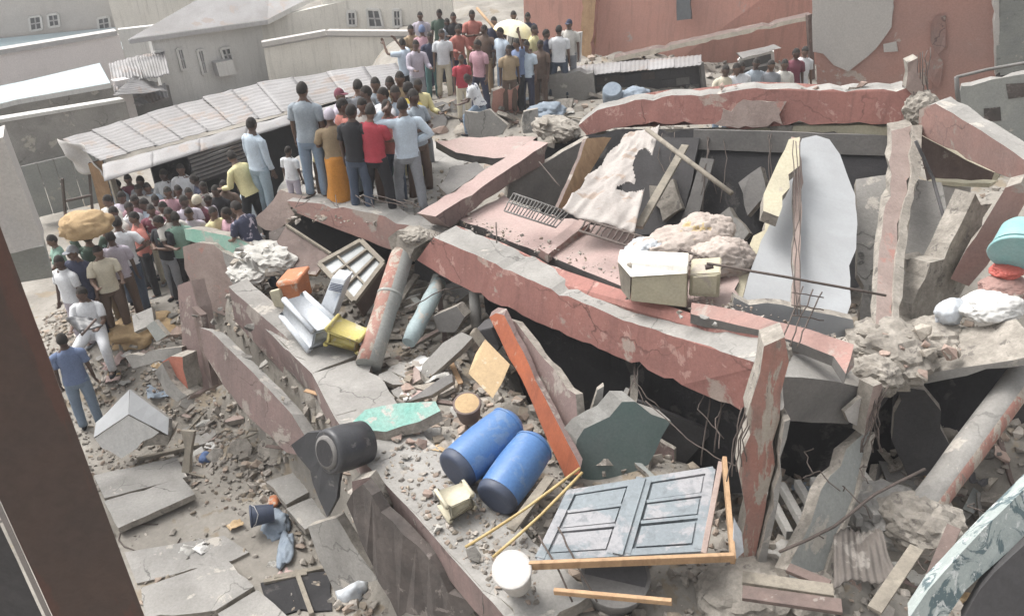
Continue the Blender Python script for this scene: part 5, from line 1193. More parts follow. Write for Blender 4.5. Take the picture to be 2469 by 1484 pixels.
    bodies.append((o, sk, A(hc), Hm, s, [(A(J['wr', i]), J['df', i], (-1, 1)[i]) for i in (0, 1)]))
    # --- clothes
    sm = cloth(C[shirt], patch=C[patch] if patch else None); lm = cloth(C[low])
    F = Lm @ Y; sd_ = npers[0]
    bm = bmesh.new()
    hem = .62 if long_top else (.90 if low != shirt else .94)
    top = [(A(T(0, 0, 1.505)), .066 * s, .064 * s, F), (A(T(0, -.005, 1.475)), .10 * s, .078 * s, F), (A(T(0, -.005, 1.44)), .165 * s, .095 * s, F), (A(T(0, 0, 1.38)), .192 * s, .118 * s, F), (A(T(0, .005, 1.28)), .182 * s, .132 * s, F),
           (A(T(0, .005, 1.15)), .166 * s, .125 * s, F), (A(T(0, 0, 1.03)), .170 * s, .125 * s, F), (A(T(0, 0, hem + .04)), .182 * s, .134 * s, F), (A(T(0, 0, hem)), .186 * s, .138 * s, F)]
    ringloft(bm, top, X, 0, 16, .007, sd_)
    for i in (0, 1):
        a = lerp(A(nb), A(J['sh', i]), .62) - Vector((0, 0, .022)) * s; b = A(J['sh', i]); c = A(J['el', i]); d = A(J['wr', i])
        if sleeve == 'long': limb(bm, [a, lerp(b, c, .1), c, lerp(c, d, .92)], [.068 * s, .068 * s, .056 * s, .044 * s], 0, 10, sd_)
        elif sleeve == 'short': limb(bm, [a, lerp(b, c, .1), lerp(b, c, .72)], [.068 * s, .070 * s, .068 * s], 0, 10, sd_)
    fin(bm, 'shirt', [sm], t, True)
    bm = bmesh.new()
    if skirt:
        kz = (A(J['an', 0]) + A(J['an', 1])) / 2
        ringloft(bm, [(A(T(0, 0, 1.02)), .162 * s, .122 * s, F), (A(pel), .185 * s, .150 * s, Y), (lerp(A(pel), kz, .5), .20 * s, .17 * s, Y), (lerp(A(pel), kz, .85), .22 * s, .18 * s, Y)], X, 0, 16, .012, sd_)
        fin(bm, 'skirt', [lm], t, True)
    else:
        ringloft(bm, [(A(T(0, 0, 1.03)), .156 * s, .112 * s, F), (A(pel), .172 * s, .125 * s, Y), (A(pel - Z * .09 * s), .176 * s, .125 * s, Y), (A(pel - Z * .15 * s), .150 * s, .10 * s, Y)], X, 0, 14, .004, sd_)
        for i in (0, 1):
            limb(bm, [A(J['hp', i] + Z * .03 * s), A(J['kn', i]), A(J['an', i])], [.104 * s, .078 * s, .066 * s], 0, 10, sd_)
        fin(bm, 'trousers', [lm], t, True)
    for i in (0, 1):
        bm = bmesh.new(); ell(bm, A(J['an', i]) + Vector((0, .06, -.05)) * s, .047 * s, .135 * s, .048 * s, Matrix.Identity(3), 0, 10, 6, lambda p: Vector((p.x, p.y, max(p.z, -.6) * (1.2 if p.y < 0 else .9))))
        fin(bm, 'shoe', [cloth(C[rs.choice(('black', 'brown', 'black', 'grey'))])], t)
    bm = bmesh.new()
    def capf(p):
        k = 1.0 if hair != 'braids' else 1.18
        lim = -.32 + .64 * ss(-.25, .65, p.y)
        if hair == 'wrap': k, lim = 1.18, -.25
        zz = p.z if p.z > lim else lim
        f = math.sqrt(max(0, 1 - zz * zz)) / max(1e-4, math.sqrt(max(1e-6, 1 - p.z * p.z)))
        f = min(1.0, f)
        return Vector((p.x * f * k, p.y * f * k, zz * k))
    hm_ = HAIR if not hat else cloth(C[hat])
    if hair == 'wrap' and not hat: hm_ = cloth(C[rs.choice(('maroon', 'blue', 'cream', 'lilac'))])
    ell(bm, A(hc) + Hm @ Vector((0, -.006, .010)) * s, .080 * s, .100 * s, .122 * s, Hm, 0, 16, 11, capf)
    for v in bm.verts: v.co += (v.co - A(hc)) * (noise.noise(v.co * 60) * .035)
    if hat:
        ell(bm, A(hc) + Hm @ Vector((0, .09, .045)) * s, .07 * s, .08 * s, .012 * s, Hm, 0, 10, 6)
    fin(bm, 'cap' if hat else ('headwrap' if hair == 'wrap' else 'hair'), [hm_], t)
    return t
def finish_bodies():
    for o in list(COL.objects):
        if o.get('local'): del o['local']
    dg = bpy.context.evaluated_depsgraph_get(); dg.update()
    done = []
    for o, sk, hc, Hm, s, hands in bodies:
        me = bpy.data.meshes.new_from_object(o.evaluated_get(dg)); done.append(me)
    for (o, sk, hc, Hm, s, hands), me in zip(bodies, done):
        bm = bmesh.new(); bm.from_mesh(me)
        for f in bm.faces: f.smooth = True; f.material_index = 0
        def hf(p):
            z = p.z; q = Vector(p)
            if z < 0: q.x *= 1 - .30 * (-z) ** 1.3; q.y *= 1 - .12 * (-z)
            if p.y > .8 and -.35 < z < .12: q.y += .06 * (1 - abs(z + .15) / .3)      # nose
            if p.y > .55 and z < -.65: q.y += .10
            return q
        ell(bm, hc, .076 * s, .096 * s, .125 * s, Hm, 0, 16, 12, hf)
        for sg in (-1, 1):
            ell(bm, hc + Hm @ Vector((sg * .030, .083, .012)) * s, .013 * s, .008 * s, .008 * s, Hm, 1, 8, 5)
            ell(bm, hc + Hm @ Vector((sg * .030, .089, .012)) * s, .006 * s, .005 * s, .006 * s, Hm, 3, 6, 4)
            ell(bm, hc + Hm @ Vector((sg * .077, -.004, -.005)) * s, .010 * s, .020 * s, .032 * s, Hm, 0, 8, 5)
        ell(bm, hc + Hm @ Vector((0, .083, -.062)) * s, .026 * s, .010 * s, .010 * s, Hm, 2, 8, 5)
        ell(bm, hc + Hm @ Vector((0, .094, -.024)) * s, .015 * s, .012 * s, .014 * s, Hm, 0, 8, 5)
        for w_, d, sg in hands:
            a = d.cross(Vector((0, 0, 1)) if abs(d.z) < .8 else Vector((0, 1, 0))).normalized(); n = a.cross(d).normalized()
            a, n = (n, a) if abs(d.z) >= .8 else (a, n)       # palm width lies along a
            pc = w_ + d * .055 * s
            B = Matrix((a, d, n)).transposed()
            ell(bm, pc, .040 * s, .052 * s, .018 * s, B, 0, 10, 6)
            for k, (of, L_) in enumerate(((-.028, .066), (-.010, .076), (.009, .072), (.027, .056))):
                b0 = pc + a * of * s + d * .038 * s; b1 = b0 + (d + n * .25).normalized() * L_ * .55 * s; b2 = b1 + (d * .8 + n * .7).normalized() * L_ * .5 * s
                tube_bm(bm, [b0, b1, b2], [.0095 * s, .009 * s, .007 * s], 6)
            tb = pc + a * (-.034 * sg) * s - d * .01 * s; t1 = tb + (a * (-.8 * sg) + d * .8 + n * .2).normalized() * .036 * s; t2 = t1 + (d + n * .35).normalized() * .03 * s
            tube_bm(bm, [tb, t1, t2], [.013 * s, .011 * s, .008 * s], 6)
        bm.normal_update(); bm.to_mesh(me); bm.free()
        me.materials.clear()
        for m in (sk, EYE, LIP, PUP): me.materials.append(m)
        o.modifiers.clear(); old = o.data; o.data = me; me.name = 'body'; bpy.data.meshes.remove(old)
# ---- on the fallen floor slab
SZ = 2.99
g1 = 'onlookers standing on the fallen floor slab'
person((604, 282), SZ - .62, 'person in a pale blue shirt and faded jeans at the left end of the slab', -35, 'paleblue', 'lightjean', 'down', 'stand', 1.72, 'long', group=g1)
person((552, 362), SZ - 1.0, 'person in a pale yellow shirt leaning forward beside the tin shed slats', 60, 'paleyellow', 'black', 'fwd', 'lean', 1.6, 'long', lean=22, group=g1)
person((726, 196), SZ + .1, 'tall person in a grey blue tee shirt and jeans, back turned, on the slab', -10, 'greyblue', 'jean', 'down', 'stand', 1.78, group=g1)
person((694, 352), SZ - .15, 'small child in white between the two men with jeans', -20, 'white', 'lilac', 'down', 'stand', 1.05, group=g1)
person((792, 262), SZ - .1, 'person in a bright orange wrapper behind the boy in salmon', 15, 'khaki', 'orange', 'fold', 'stand', 1.6, skirt=True, hair='wrap', group=g1)
person((826, 236), SZ, 'person in a salmon top and light blue jeans stepping to the slab edge', -60, 'salmon', 'lightjean', 'down', 'step', 1.62, group=g1)
person((845, 250), SZ, 'person in a black tee shirt and dark trousers left of the red shirt', -15, 'black', 'darkjean', 'down', 'stand', 1.66, group=g1)
person((892, 248), SZ, 'person in a crimson shirt, back turned, at the slab edge', -20, 'red', 'black', 'fwd', 'wide', 1.68, group=g1)
person((968, 234), SZ, 'person in a pale blue long sleeved shirt with elbow raised, at the slab edge', 20, 'paleblue', 'grey', 'head', 'step', 1.74, 'long', group=g1)
person((984, 196), SZ - .1, 'person in a yellow dress behind the pale blue shirt', -30, 'yellow', 'paleyellow', 'down', 'stand', 1.68, skirt=True, hair='short', group=g1)
person((860, 190), SZ - .1, 'person in dark grey at the back of the slab group', 10, 'grey', 'darkjean', 'fold', 'stand', 1.7, group=g1)
person((902, 186), SZ - .1, 'person in a teal shirt at the back of the slab group', 150, 'greyblue', 'teal', 'down', 'stand', 1.7, group=g1)
person((938, 184), SZ - .15, 'person with a brown top at the back of the slab group', 170, 'brown', 'jean', 'hips', 'stand', 1.68, group=g1)
person((818, 212), SZ - .15, 'person in a maroon cap at the back left of the slab group', -100, 'lilac', 'navy', 'down', 'stand', 1.64, hat='maroon', group=g1)
person((962, 172), SZ - .1, 'person with bare brown shoulders behind the crowd on the slab', 190, 'khaki', 'jean', 'fold', 'stand', 1.72, group=g1)
person((762, 274), SZ - .2, 'person in pale yellow half hidden behind the grey blue tee shirt', 30, 'paleyellow', 'brown', 'down', 'stand', 1.55, group=g1)
# ---- further back on the heap
g2 = 'onlookers on the rubble heap at the back'
person((968, 92), 1.75, 'person in a pale blue shirt holding both arms up to take a picture', 60, 'paleblue', 'black', 'photo', 'stand', 1.7, group=g2)
person((1016, 62), 1.85, 'person in a pink top and navy skirt at the back', 160, 'pink', 'navy', 'fold', 'stand', 1.7, skirt=True, hair='wrap', group=g2)
person((1036, 78), 1.75, 'person in a dark teal outfit beside the white clothed man', 200, 'navy', 'teal', 'down', 'stand', 1.66, group=g2)
person((1064, 70), 1.75, 'person in an all white shirt and cream trousers on the heap', 190, 'white', 'cream', 'down', 'lean', 1.72, group=g2)
person((1012, 28), 1.85, 'person in lilac at the very back above the navy skirt', 180, 'lilac', 'grey', 'down', 'stand', 1.7, group=g2)
person((1058, 22), 1.85, 'person in dark green at the very back above the white clothed man', 170, 'dkgreen', 'black', 'down', 'stand', 1.7, group=g2)
person((1092, 30), 1.85, 'person in black at the very back beside dark green', 170, 'black', 'black', 'fold', 'stand', 1.7, group=g2)
person((1138, 24), 1.75, 'person in a dusty pink top and khaki trousers near the pole', 200, 'pinkd' if 'pinkd' in C else 'salmon', 'khaki', 'fold', 'stand', 1.78, group=g2)
person((1166, 60), 1.75, 'person in a brown shirt and khaki trousers near the pole', 150, 'brown', 'khaki', 'hips', 'stand', 1.7, group=g2)
person((1190, 40), 1.8, 'person in a navy shirt and grey trousers holding a slanting pole', 170, 'navy', 'grey', 'fwd', 'stand', 1.74, group=g2)
person((1112, 132), 1.7, 'person in a red top with cream trousers in front of the khaki trousers', 200, 'red', 'cream', 'down', 'stand', 1.5, group=g2)
person((1122, 178), 1.65, 'person in a white patterned shirt and jeans climbing the heap', 70, 'white', 'jean', 'fwd', 'climb', 1.55, lean=25, patch='navy', group=g2)
um = person((1246, 92), 1.75, 'person in a blue shirt and black trousers under the yellow umbrella', 120, 'blue', 'black', 'carry', 'stand', 1.74, 'short', group=g2)
person((1268, 98), 1.75, 'person in a pale blue shirt hidden behind the umbrella holder', 160, 'paleblue', 'navy', 'down', 'stand', 1.7, group=g2)
person((1226, 108), 1.75, 'person in a khaki shirt left of the umbrella holder', 190, 'khaki', 'brown', 'down', 'stand', 1.6, group=g2)
person((1348, 60), 1.95, 'person in a white tee shirt and jeans, back turned, by the lean-to', -10, 'white', 'darkjean', 'down', 'wide', 1.76, group=g2)
person((1372, 46), 2.0, 'person with a dark cap beside the white board', 170, 'offwhite', 'grey', 'down', 'stand', 1.74, hat='navy', group=g2)
person((1302, 96), 1.85, 'person in dull brown between the umbrella holder and the white tee shirt', 150, 'brown', 'brown', 'down', 'stand', 1.66, group=g2)
person((1238, 26), 1.9, 'person in white behind the top of the umbrella', 180, 'offwhite', 'navy', 'down', 'stand', 1.72, group=g2)
person((1272, 30), 1.9, 'person in navy behind the top of the umbrella', 180, 'navy', 'black', 'down', 'stand', 1.72, group=g2)
tag(tube('wooden_pole', [P(1150, 20, 21.0), P(1216, 96, 20.5)], .035, M['wood'], 8), 'pale wooden pole slanting across the back crowd', 'pole')
# ---- beyond the upper beam
g3 = 'onlookers beyond the upper beam'
for (u, v), lab, sh_, z in (((1752, 156), 'person in cream, first from the lean-to of those beyond the upper beam', 'cream', 2.1), ((1778, 152), 'person in white with dark hair beyond the upper beam, beside the one in cream', 'white', 2.1),
                         ((1790, 148), 'person in bright white half behind a neighbour beyond the upper beam', 'white', 2.0), ((1826, 140), 'person in grey blue beyond the upper beam below the window canopy', 'greyblue', 2.1),
                         ((1862, 144), 'person in dark grey beyond the upper beam below the window canopy', 'grey', 2.1), ((1894, 142), 'person in off white beyond the upper beam', 'offwhite', 2.1),
                         ((1922, 116), 'person in maroon beyond the upper beam', 'maroon', 2.4), ((1944, 112), 'person in white beside the corner of the patched pink wall', 'white', 2.4)):
    person((u, v), z, lab, 190, sh_, 'jean', 'down', 'stand', 1.68, group=g3)
# ---- crowd in the lane at the left
g4 = 'crowd in the lane beside the tin shed'
person((432, 394), .45, 'person in a white tee shirt standing tallest under the shed eave', 180, 'white', 'black', 'down', 'stand', 1.78, group=g4)
person((390, 408), .45, 'person in a white shirt beside the tallest one under the eave', 175, 'white', 'grey', 'fold', 'stand', 1.74, group=g4)
person((304, 420), .45, 'person in a maroon top near the end of the shed', 170, 'maroon', 'black', 'down', 'stand', 1.72, group=g4)
person((276, 432), .45, 'person in a pale shirt at the outer edge of the lane crowd', 150, 'paleblue', 'grey', 'down', 'stand', 1.7, group=g4)
person((334, 424), .45, 'person in a grey hooded top in the lane crowd', 180, 'grey', 'black', 'fold', 'stand', 1.72, group=g4)
person((352, 440), .45, 'person in pale blue at the middle of the lane crowd', 200, 'paleblue', 'black', 'down', 'stand', 1.66, group=g4)
person((288, 462), .5, 'person in a lilac shirt low in the lane crowd', 165, 'lilac', 'navy', 'hips', 'stand', 1.66, group=g4)
person((330, 444), .5, 'person in an off white top low in the lane crowd', 190, 'offwhite', 'navy', 'fold', 'stand', 1.66, group=g4)
person((400, 450), .5, 'person in a pink shirt in the lane crowd', 175, 'pink', 'grey', 'hips', 'stand', 1.68, group=g4)
person((426, 446), .5, 'person in grey behind the pink shirt', 190, 'greyblue', 'black', 'down', 'stand', 1.64, group=g4)
person((486, 438), .5, 'person in a white and grey vest right of the pink shirt', 200, 'offwhite', 'grey', 'down', 'stand', 1.66, patch='maroon', group=g4)
person((470, 472), .65, 'person in a yellow and maroon outfit in front of the shed slats', 160, 'maroon', 'maroon', 'down', 'stand', 1.62, skirt=True, patch='yellow', hair='wrap', group=g4)
person((536, 434), .6, 'person in dark brown in the shadow under the shed slats', 190, 'brown', 'black', 'fold', 'stand', 1.68, group=g4)
person((516, 446), .6, 'person in black in the shadow under the shed slats', 170, 'black', 'black', 'down', 'stand', 1.66, group=g4)
person((562, 484), .75, 'person in a navy patterned top below the tin slats', 60, 'navy', 'darkjean', 'fwd', 'climb', 1.6, lean=20, patch='lilac', group=g4)
person((360, 492), .7, 'person in a purple print top holding a white bag', 185, 'maroon', 'cream', 'fold', 'stand', 1.62, patch='offwhite', group=g4)
person((418, 508), .75, 'person in a pale green top and black trousers beside the jade wall top', 10, 'green', 'black', 'hips', 'stand', 1.66, group=g4)
person((376, 520), .7, 'person in black with a satchel between the green top and the white shirt', 150, 'black', 'grey', 'fold', 'stand', 1.62, group=g4)
person((278, 520), .78, 'person in a long white shirt and dark jeans striding on the mound', 20, 'white', 'darkjean', 'hips', 'step', 1.76, lean=8, group=g4)
person((262, 556), .75, 'person in a lilac top beside the long white shirt', 20, 'lilac', 'brown', 'down', 'stand', 1.66, group=g4)
ck = person((206, 556), .55, 'person in a black and green shirt and khaki trousers carrying a tan bundle', 10, 'dkgreen', 'khaki', 'up', 'stand', 1.70, patch='green', group=g4)
person((168, 592), .35, 'person with a grey cap and a navy top, back turned', 170, 'navy', 'navy', 'down', 'stand', 1.72, hat='grey', group=g4)
person((136, 616), .35, 'person in a white shirt half hidden behind the navy top', 160, 'white', 'lilac', 'down', 'stand', 1.66, group=g4)
person((118, 566), .3, 'person in pale green by the recess of the white house corner', 120, 'green', 'brown', 'fwd', 'stand', 1.6, group=g4)
wm = person((192, 692), .42, 'person all in white sitting on the mound with a dark cloth on the lap', 190, 'white', 'white', 'fwd', 'sit', 1.72, group=g4)
person((144, 802), .0, 'person in a blue tee shirt and jeans standing on the lane near the balcony post', 25, 'blue', 'jean', 'down', 'stand', 1.70, group=g4)
# ---- more of both crowds, each different
rr = random.Random(77)
names = {'white': 'white', 'paleblue': 'pale blue', 'blue': 'blue', 'navy': 'navy', 'black': 'black', 'grey': 'grey', 'greyblue': 'grey blue', 'jean': 'denim', 'lightjean': 'faded denim', 'darkjean': 'dark denim', 'khaki': 'khaki', 'red': 'red',
         'salmon': 'salmon', 'maroon': 'maroon', 'pink': 'pink', 'lilac': 'lilac', 'green': 'pale green', 'dkgreen': 'dark green', 'brown': 'brown', 'cream': 'cream', 'offwhite': 'off white', 'teal': 'teal', 'paleyellow': 'pale yellow', 'orange': 'orange', 'yellow': 'yellow'}
used = set()
def extra(u, v, z, where, g, yaw):
    while True:
        a, b = rr.choice(['white', 'paleblue', 'navy', 'grey', 'greyblue', 'salmon', 'pink', 'lilac', 'offwhite', 'cream', 'khaki', 'white', 'offwhite', 'paleyellow']), rr.choice(['black', 'jean', 'darkjean', 'khaki', 'grey', 'brown', 'navy'])
        if (a, b, where) not in used: break
    used.add((a, b, where))
    person((u, v), z, 'person in a %s top and %s trousers %s' % (names[a], names[b], where), yaw + rr.uniform(-70, 70), a, b, rr.choice(['down', 'fold', 'hips', 'fwd', 'down']), rr.choice(['stand', 'lean', 'wide']), rr.uniform(1.55, 1.76), rr.choice(['short', 'long']), group=g, lean=rr.uniform(-2, 8))
for u, v in ((254, 470), (268, 498), (308, 486), (318, 510), (342, 478), (372, 470), (388, 486), (404, 500), (440, 470), (452, 452), (452, 500), (500, 470), (512, 498), (540, 500), (462, 420), (232, 592), (320, 470), (578, 440)):
    extra(u, v, .5, 'deep in the lane crowd', g4, 180)
for u, v in ((990, 60), (1002, 96), (1078, 44), (1104, 60), (1150, 96), (1204, 66), (1290, 60), (1318, 70)):
    extra(u, v, 1.8, 'deep in the back crowd', g2, 180)
for u, v in ((880, 206), (920, 210), (950, 206), (996, 214), (870, 236), (930, 240), (1008, 190)):
    extra(u, v, SZ - .1, 'deep in the slab crowd', g1, 180)
# ---- things they carry
def umbrella(label, tip, r, m, hand):
    tip = V3(tip); t = thing('umbrella', label, 'umbrella', tip)
    bm = bmesh.new(); n = 8; rows = []
    top_ = bm.verts.new(tip)
    ax = Vector((.25, 0, 1)).normalized(); x = ax.orthogonal().normalized(); y = ax.cross(x)
    for j in range(1, 6):
        f = j / 5; row = []
        for k in range(n * 4):
            a = 2 * math.pi * k / (n * 4); pin = 1 - .07 * f * abs(math.sin(a * n / 2)) 
            row.append(bm.verts.new(tip + (x * math.cos(a) + y * math.sin(a)) * (r * math.sin(f * 1.25) / math.sin(1.25) * pin) - ax * (r * .55 * (1 - math.cos(f * 1.25)) / (1 - math.cos(1.25)))))
        rows.append(row)
    for k in range(n * 4):
        q = (k + 1) % (n * 4); bm.faces.new((top_, rows[0][k], rows[0][q]))
        for r0, r1 in zip(rows, rows[1:]): bm.faces.new((r0[k], r1[k], r1[q], r0[q]))
    fin(bm, 'canopy', [M[m]], t, True)
    tube('shaft', [tip + ax * .06, tip - ax * .85], .012, M['rust'], 6, t)
    for k in range(n):
        a = 2 * math.pi * k / n; d = x * math.cos(a) + y * math.sin(a)
        tube('rib', [tip - ax * .01, tip + d * r * .6 - ax * r * .2, tip + d * r * .97 - ax * r * .53], .005, M['rust'], 4, t)
    return t
umbrella('open yellow and white umbrella held above the back crowd', (1246, 50, 20.6), .55, 'umbrella', um)
sk_ = blob('bundle', (206, 540, 13.2), .36, .28, .21, M['sack'], .35, 1.8, .25, 4)
tag(sk_, 'tan cloth bundle carried on the shoulders of the one in khaki trousers', 'bundle')
dk_ = grid_sheet('dark_cloth', [(158, 770, 12.2), (208, 758, 12.0), (242, 782, 11.9), (196, 806, 11.9)], 12, 10, M['black'], lambda u, v: .05 * math.sin(u * 5) + .04 * noise.noise(Vector((u * 3, v * 3, 5))), .012)
tag(dk_, 'dark cloth spread over the lap of the one sitting in white', 'cloth')
tag(tube('stick', [P(232, 768, 11.8), P(196, 808, 11.7)], .018, M['woodd'], 6), 'brown stick held across the dark cloth', 'stick')
finish_bodies()

# ================================================================= RUBBLE
def hullmesh(i, m):
    rs = random.Random(i * 31 + 5); bm = bmesh.new()
    a, b, c = 1, rs.uniform(.55, .95), rs.uniform(.28, .65)
    for k in range(rs.choice((9, 11, 13, 15))):
        v = Vector((rs.uniform(-1, 1), rs.uniform(-1, 1), rs.uniform(-1, 1)))
        k_ = max(abs(v.x), abs(v.y), abs(v.z)); v = v / k_ * rs.uniform(.75, 1)
        bm.verts.new((v.x * a * .5, v.y * b * .5, v.z * c * .5))
    r = bmesh.ops.convex_hull(bm, input=bm.verts[:])
    bmesh.ops.delete(bm, geom=[g for g in r['geom_interior'] if isinstance(g, bmesh.types.BMVert)], context='VERTS')
    me = bpy.data.meshes.new('lump'); bm.to_mesh(me); bm.free(); me.materials.append(m); return me
LM = {m: [hullmesh(i + k * 40, M[m]) for i in range(7)] for k, m in enumerate(('rubble', 'rubbled', 'rubblep', 'rubblew'))}
from mathutils.bvhtree import BVHTree
def lumps(poly, n, lo, hi, label, mats=('rubble', 'rubble', 'rubbled', 'rubblep'), surf=None, sink=.25, seed=1):
    """loose lumps strewn where the given patch of the scene lies, sizes in metres"""
    rs = random.Random(seed * 77 + n); us = [p[0] for p in poly]; vs = [p[1] for p in poly]; k = 0; g = 0
    n = max(4, int(n * .64))
    while k < n and g < n * 60:
        g += 1
        u, v = rs.uniform(min(us), max(us)), rs.uniform(min(vs), max(vs))
        ins = False
        for (x1, y1), (x2, y2) in zip(poly, poly[1:] + poly[:1]):
            if (y1 > v) != (y2 > v) and u < (x2 - x1) * (v - y1) / (y2 - y1) + x1: ins = not ins
        if not ins: continue
        p = surf(u, v) if surf else hit(u, v)
        sz = lo + (hi - lo) * rs.random() ** 2.2
        o = bpy.data.objects.new('rubble_lump', rs.choice(LM[rs.choice(mats)])); COL.objects.link(o)
        o.location = p + Vector((0, 0, sz * (.22 - sink * .5)))
        o.rotation_euler = (rs.gauss(0, .35), rs.gauss(0, .35), rs.uniform(0, 6.28)); o.scale = (sz,) * 3
        mt = o.data.materials[0].name.split('.')[0]
        adj = {'crumbled_concrete': 'grey beige', 'grey_rubble': 'dark grey', 'pink_rubble': 'pinkish', 'pale_plaster_rubble': 'whitish'}[mt]
        f = (sz - lo) / (hi - lo); adj = ('small ' if f < .12 else 'middling ' if f < .45 else 'large ') + adj
        tag(o, adj + label.replace('loose dark', '').replace('loose', ''), 'rubble', label[:60]); k += 1
slab_at = lambda z: (lambda u, v: Hh(u, v, z))
lumps([(230, 780), (430, 720), (440, 850), (380, 900), (240, 900)], 16, .10, .34, 'loose rubble lump on the mound below the lane crowd', ('rubble', 'rubbled', 'rubblep'), seed=1)
lumps([(420, 960), (560, 940), (700, 1090), (660, 1150), (440, 1100), (400, 1010)], 26, .10, .42, 'loose rubble lump on the lane right of the pointed block', ('rubble', 'rubbled', 'rubblew'), seed=2)
lumps([(240, 1080), (640, 1100), (700, 1300), (420, 1420), (330, 1300)], 14, .06, .22, 'loose rubble lump scattered on the dusty paving', ('rubble', 'rubbled'), seed=3)
lumps([(760, 880), (900, 870), (1080, 850), (1120, 960), (900, 980), (800, 1020)], 84, .07, .34, 'loose rubble lump in the heap above the turquoise slab', ('rubble', 'rubble', 'rubblew', 'rubblep', 'rubble'), seed=4)
lumps([(890, 1060), (1080, 1020), (1060, 1180), (1200, 1300), (1180, 1400), (1000, 1230)], 30, .06, .26, 'loose rubble lump on the floor edge around the drums', ('rubble', 'rubbled', 'rubblep', 'rubblew'), surf=slab_at(2.04), seed=5)
lumps([(1900, 1150), (2200, 1120), (2440, 1060), (2440, 1220), (2200, 1440), (1840, 1440)], 46, .08, .40, 'loose rubble lump in the hollow between the front columns', ('rubble', 'rubbled', 'rubblep'), seed=6)
lumps([(2200, 1200), (2330, 1200), (2420, 1140), (2440, 1200), (2240, 1400), (2150, 1330)], 30, .06, .26, 'loose rubble lump at the foot of the slanting round column', ('rubble', 'rubblep', 'rubble'), seed=7)
lumps([(700, 440), (850, 470), (1000, 530), (1060, 480), (1000, 440), (800, 420)], 20, .05, .22, 'loose rubble lump among the feet of the slab onlookers', ('rubble', 'rubbled'), surf=slab_at(3.0), seed=8)
lumps([(1060, 250), (1300, 220), (1400, 240), (1380, 310), (1200, 320), (1060, 330)], 34, .10, .45, 'loose rubble lump on the heap behind the diagonal beam', ('rubble', 'rubblep', 'rubbled', 'rubblew'), seed=9)
def onto(z0, am, seed):
    rs = random.Random(seed)
    return lambda u, v: Hh(u, v, z0 + rs.uniform(-am, am))
lumps([(2050, 800), (2200, 770), (2340, 800), (2300, 870), (2140, 960), (2070, 900)], 44, .07, .30, 'loose rubble lump on the crushed joint under the tall column', ('rubble', 'rubblep', 'rubble'), surf=lambda u, v: P(u, v, 8.35 + (850 - v) * .002), seed=10)
lumps([(560, 580), (650, 590), (700, 660), (640, 700), (570, 660)], 60, .08, .32, 'loose pale plaster lump on the white heap by the jade wall top', ('rubblew', 'rubblew', 'rubble'), surf=lambda u, v: P(u, v, 12.45), seed=11)
lumps([(1310, 296), (1400, 290), (1390, 340), (1320, 350)], 12, .08, .28, 'loose rubble lump where the diagonal beam meets the upper beam', ('rubble', 'rubblew'), surf=lambda u, v: P(u, v, 13.35), seed=12)
lumps([(1740, 200), (1990, 205), (2190, 205), (2200, 222), (1740, 232)], 12, .06, .30, 'loose rubble lump lying along the top of the upper beam', ('rubble', 'rubblep'), surf=lambda u, v: P(u, v, 14.3 - (u - 1395) / 795 * 3.2), seed=13)
lumps([(1680, 735), (1830, 835), (1500, 720), (1480, 700)], 12, .04, .14, 'loose rubble lump on the dusty top of the long beam', ('rubble', 'rubblew'), surf=lambda u, v: P(u, v, 11.7 - (u - 1050) / 800 * 4.15), seed=14)
lumps([(440, 700), (560, 740), (700, 900), (760, 1030), (640, 960), (500, 840)], 16, .07, .22, 'loose rubble lump caught on the mauve edge beams', ('rubble', 'rubbled'), surf=lambda u, v: P(u, v, 12.2 - (v - 700) * .0062), seed=16)
SHM = {m: [] for m in ('conc', 'core', 'mauve', 'pinkdust', 'concd', 'stone')}
for k, m in enumerate(SHM):
    for i in range(4):
        rs = random.Random(500 + k * 9 + i); bm = bmesh.new(); n = rs.choice((5, 6, 7)); a0 = rs.random() * 6
        ring = [(a0 + (j + rs.uniform(-.3, .3)) * 6.283 / n, rs.uniform(.34, .55)) for j in range(n)]
        tp = [bm.verts.new((math.cos(a) * r_, math.sin(a) * r_ * .75, .07)) for a, r_ in ring]; bt_ = [bm.verts.new((v.co.x * rs.uniform(.93, 1.05), v.co.y * rs.uniform(.93, 1.05), -.07)) for v in tp]
        bm.faces.new(tp); bm.faces.new(bt_[::-1])
        for j in range(n): f = bm.faces.new((tp[j], bt_[j], bt_[(j + 1) % n], tp[(j + 1) % n])); f.material_index = 1
        bmesh.ops.recalc_face_normals(bm, faces=bm.faces[:])
        me = bpy.data.meshes.new('shard'); bm.to_mesh(me); bm.free(); me.materials.append(M[m]); me.materials.append(M['core']); SHM[m].append(me)
def shards(poly, n, lo, hi, where, mats, seed, tilt=.35):
    rs = random.Random(seed * 131); us = [p[0] for p in poly]; vs = [p[1] for p in poly]
    adj = {'conc': 'grey', 'core': 'crumbling beige', 'mauve': 'brown mauve', 'pinkdust': 'dusty pink', 'concd': 'dark grey', 'stone': 'pinkish'}
    for k in range(n):
        p = hit(rs.uniform(min(us), max(us)), rs.uniform(min(vs), max(vs))); m = rs.choice(mats); sz = rs.uniform(lo, hi)
        o = bpy.data.objects.new('slab_shard', rs.choice(SHM[m])); COL.objects.link(o)
        o.location = p + Vector((0, 0, sz * .07)); o.rotation_euler = (rs.gauss(0, tilt), rs.gauss(0, tilt), rs.uniform(0, 6.28)); o.scale = (sz, sz, min(sz, .6))
        tag(o, '%s %s slab shard %s' % ('broad' if sz > (lo + hi) / 2 else 'small', adj[m], where), 'shard', 'slab shards ' + where)
shards([(1060, 240), (1360, 310)], 16, .4, 1.0, 'on the heap behind the diagonal beam', ('conc', 'core', 'pinkdust', 'concd'), 1)
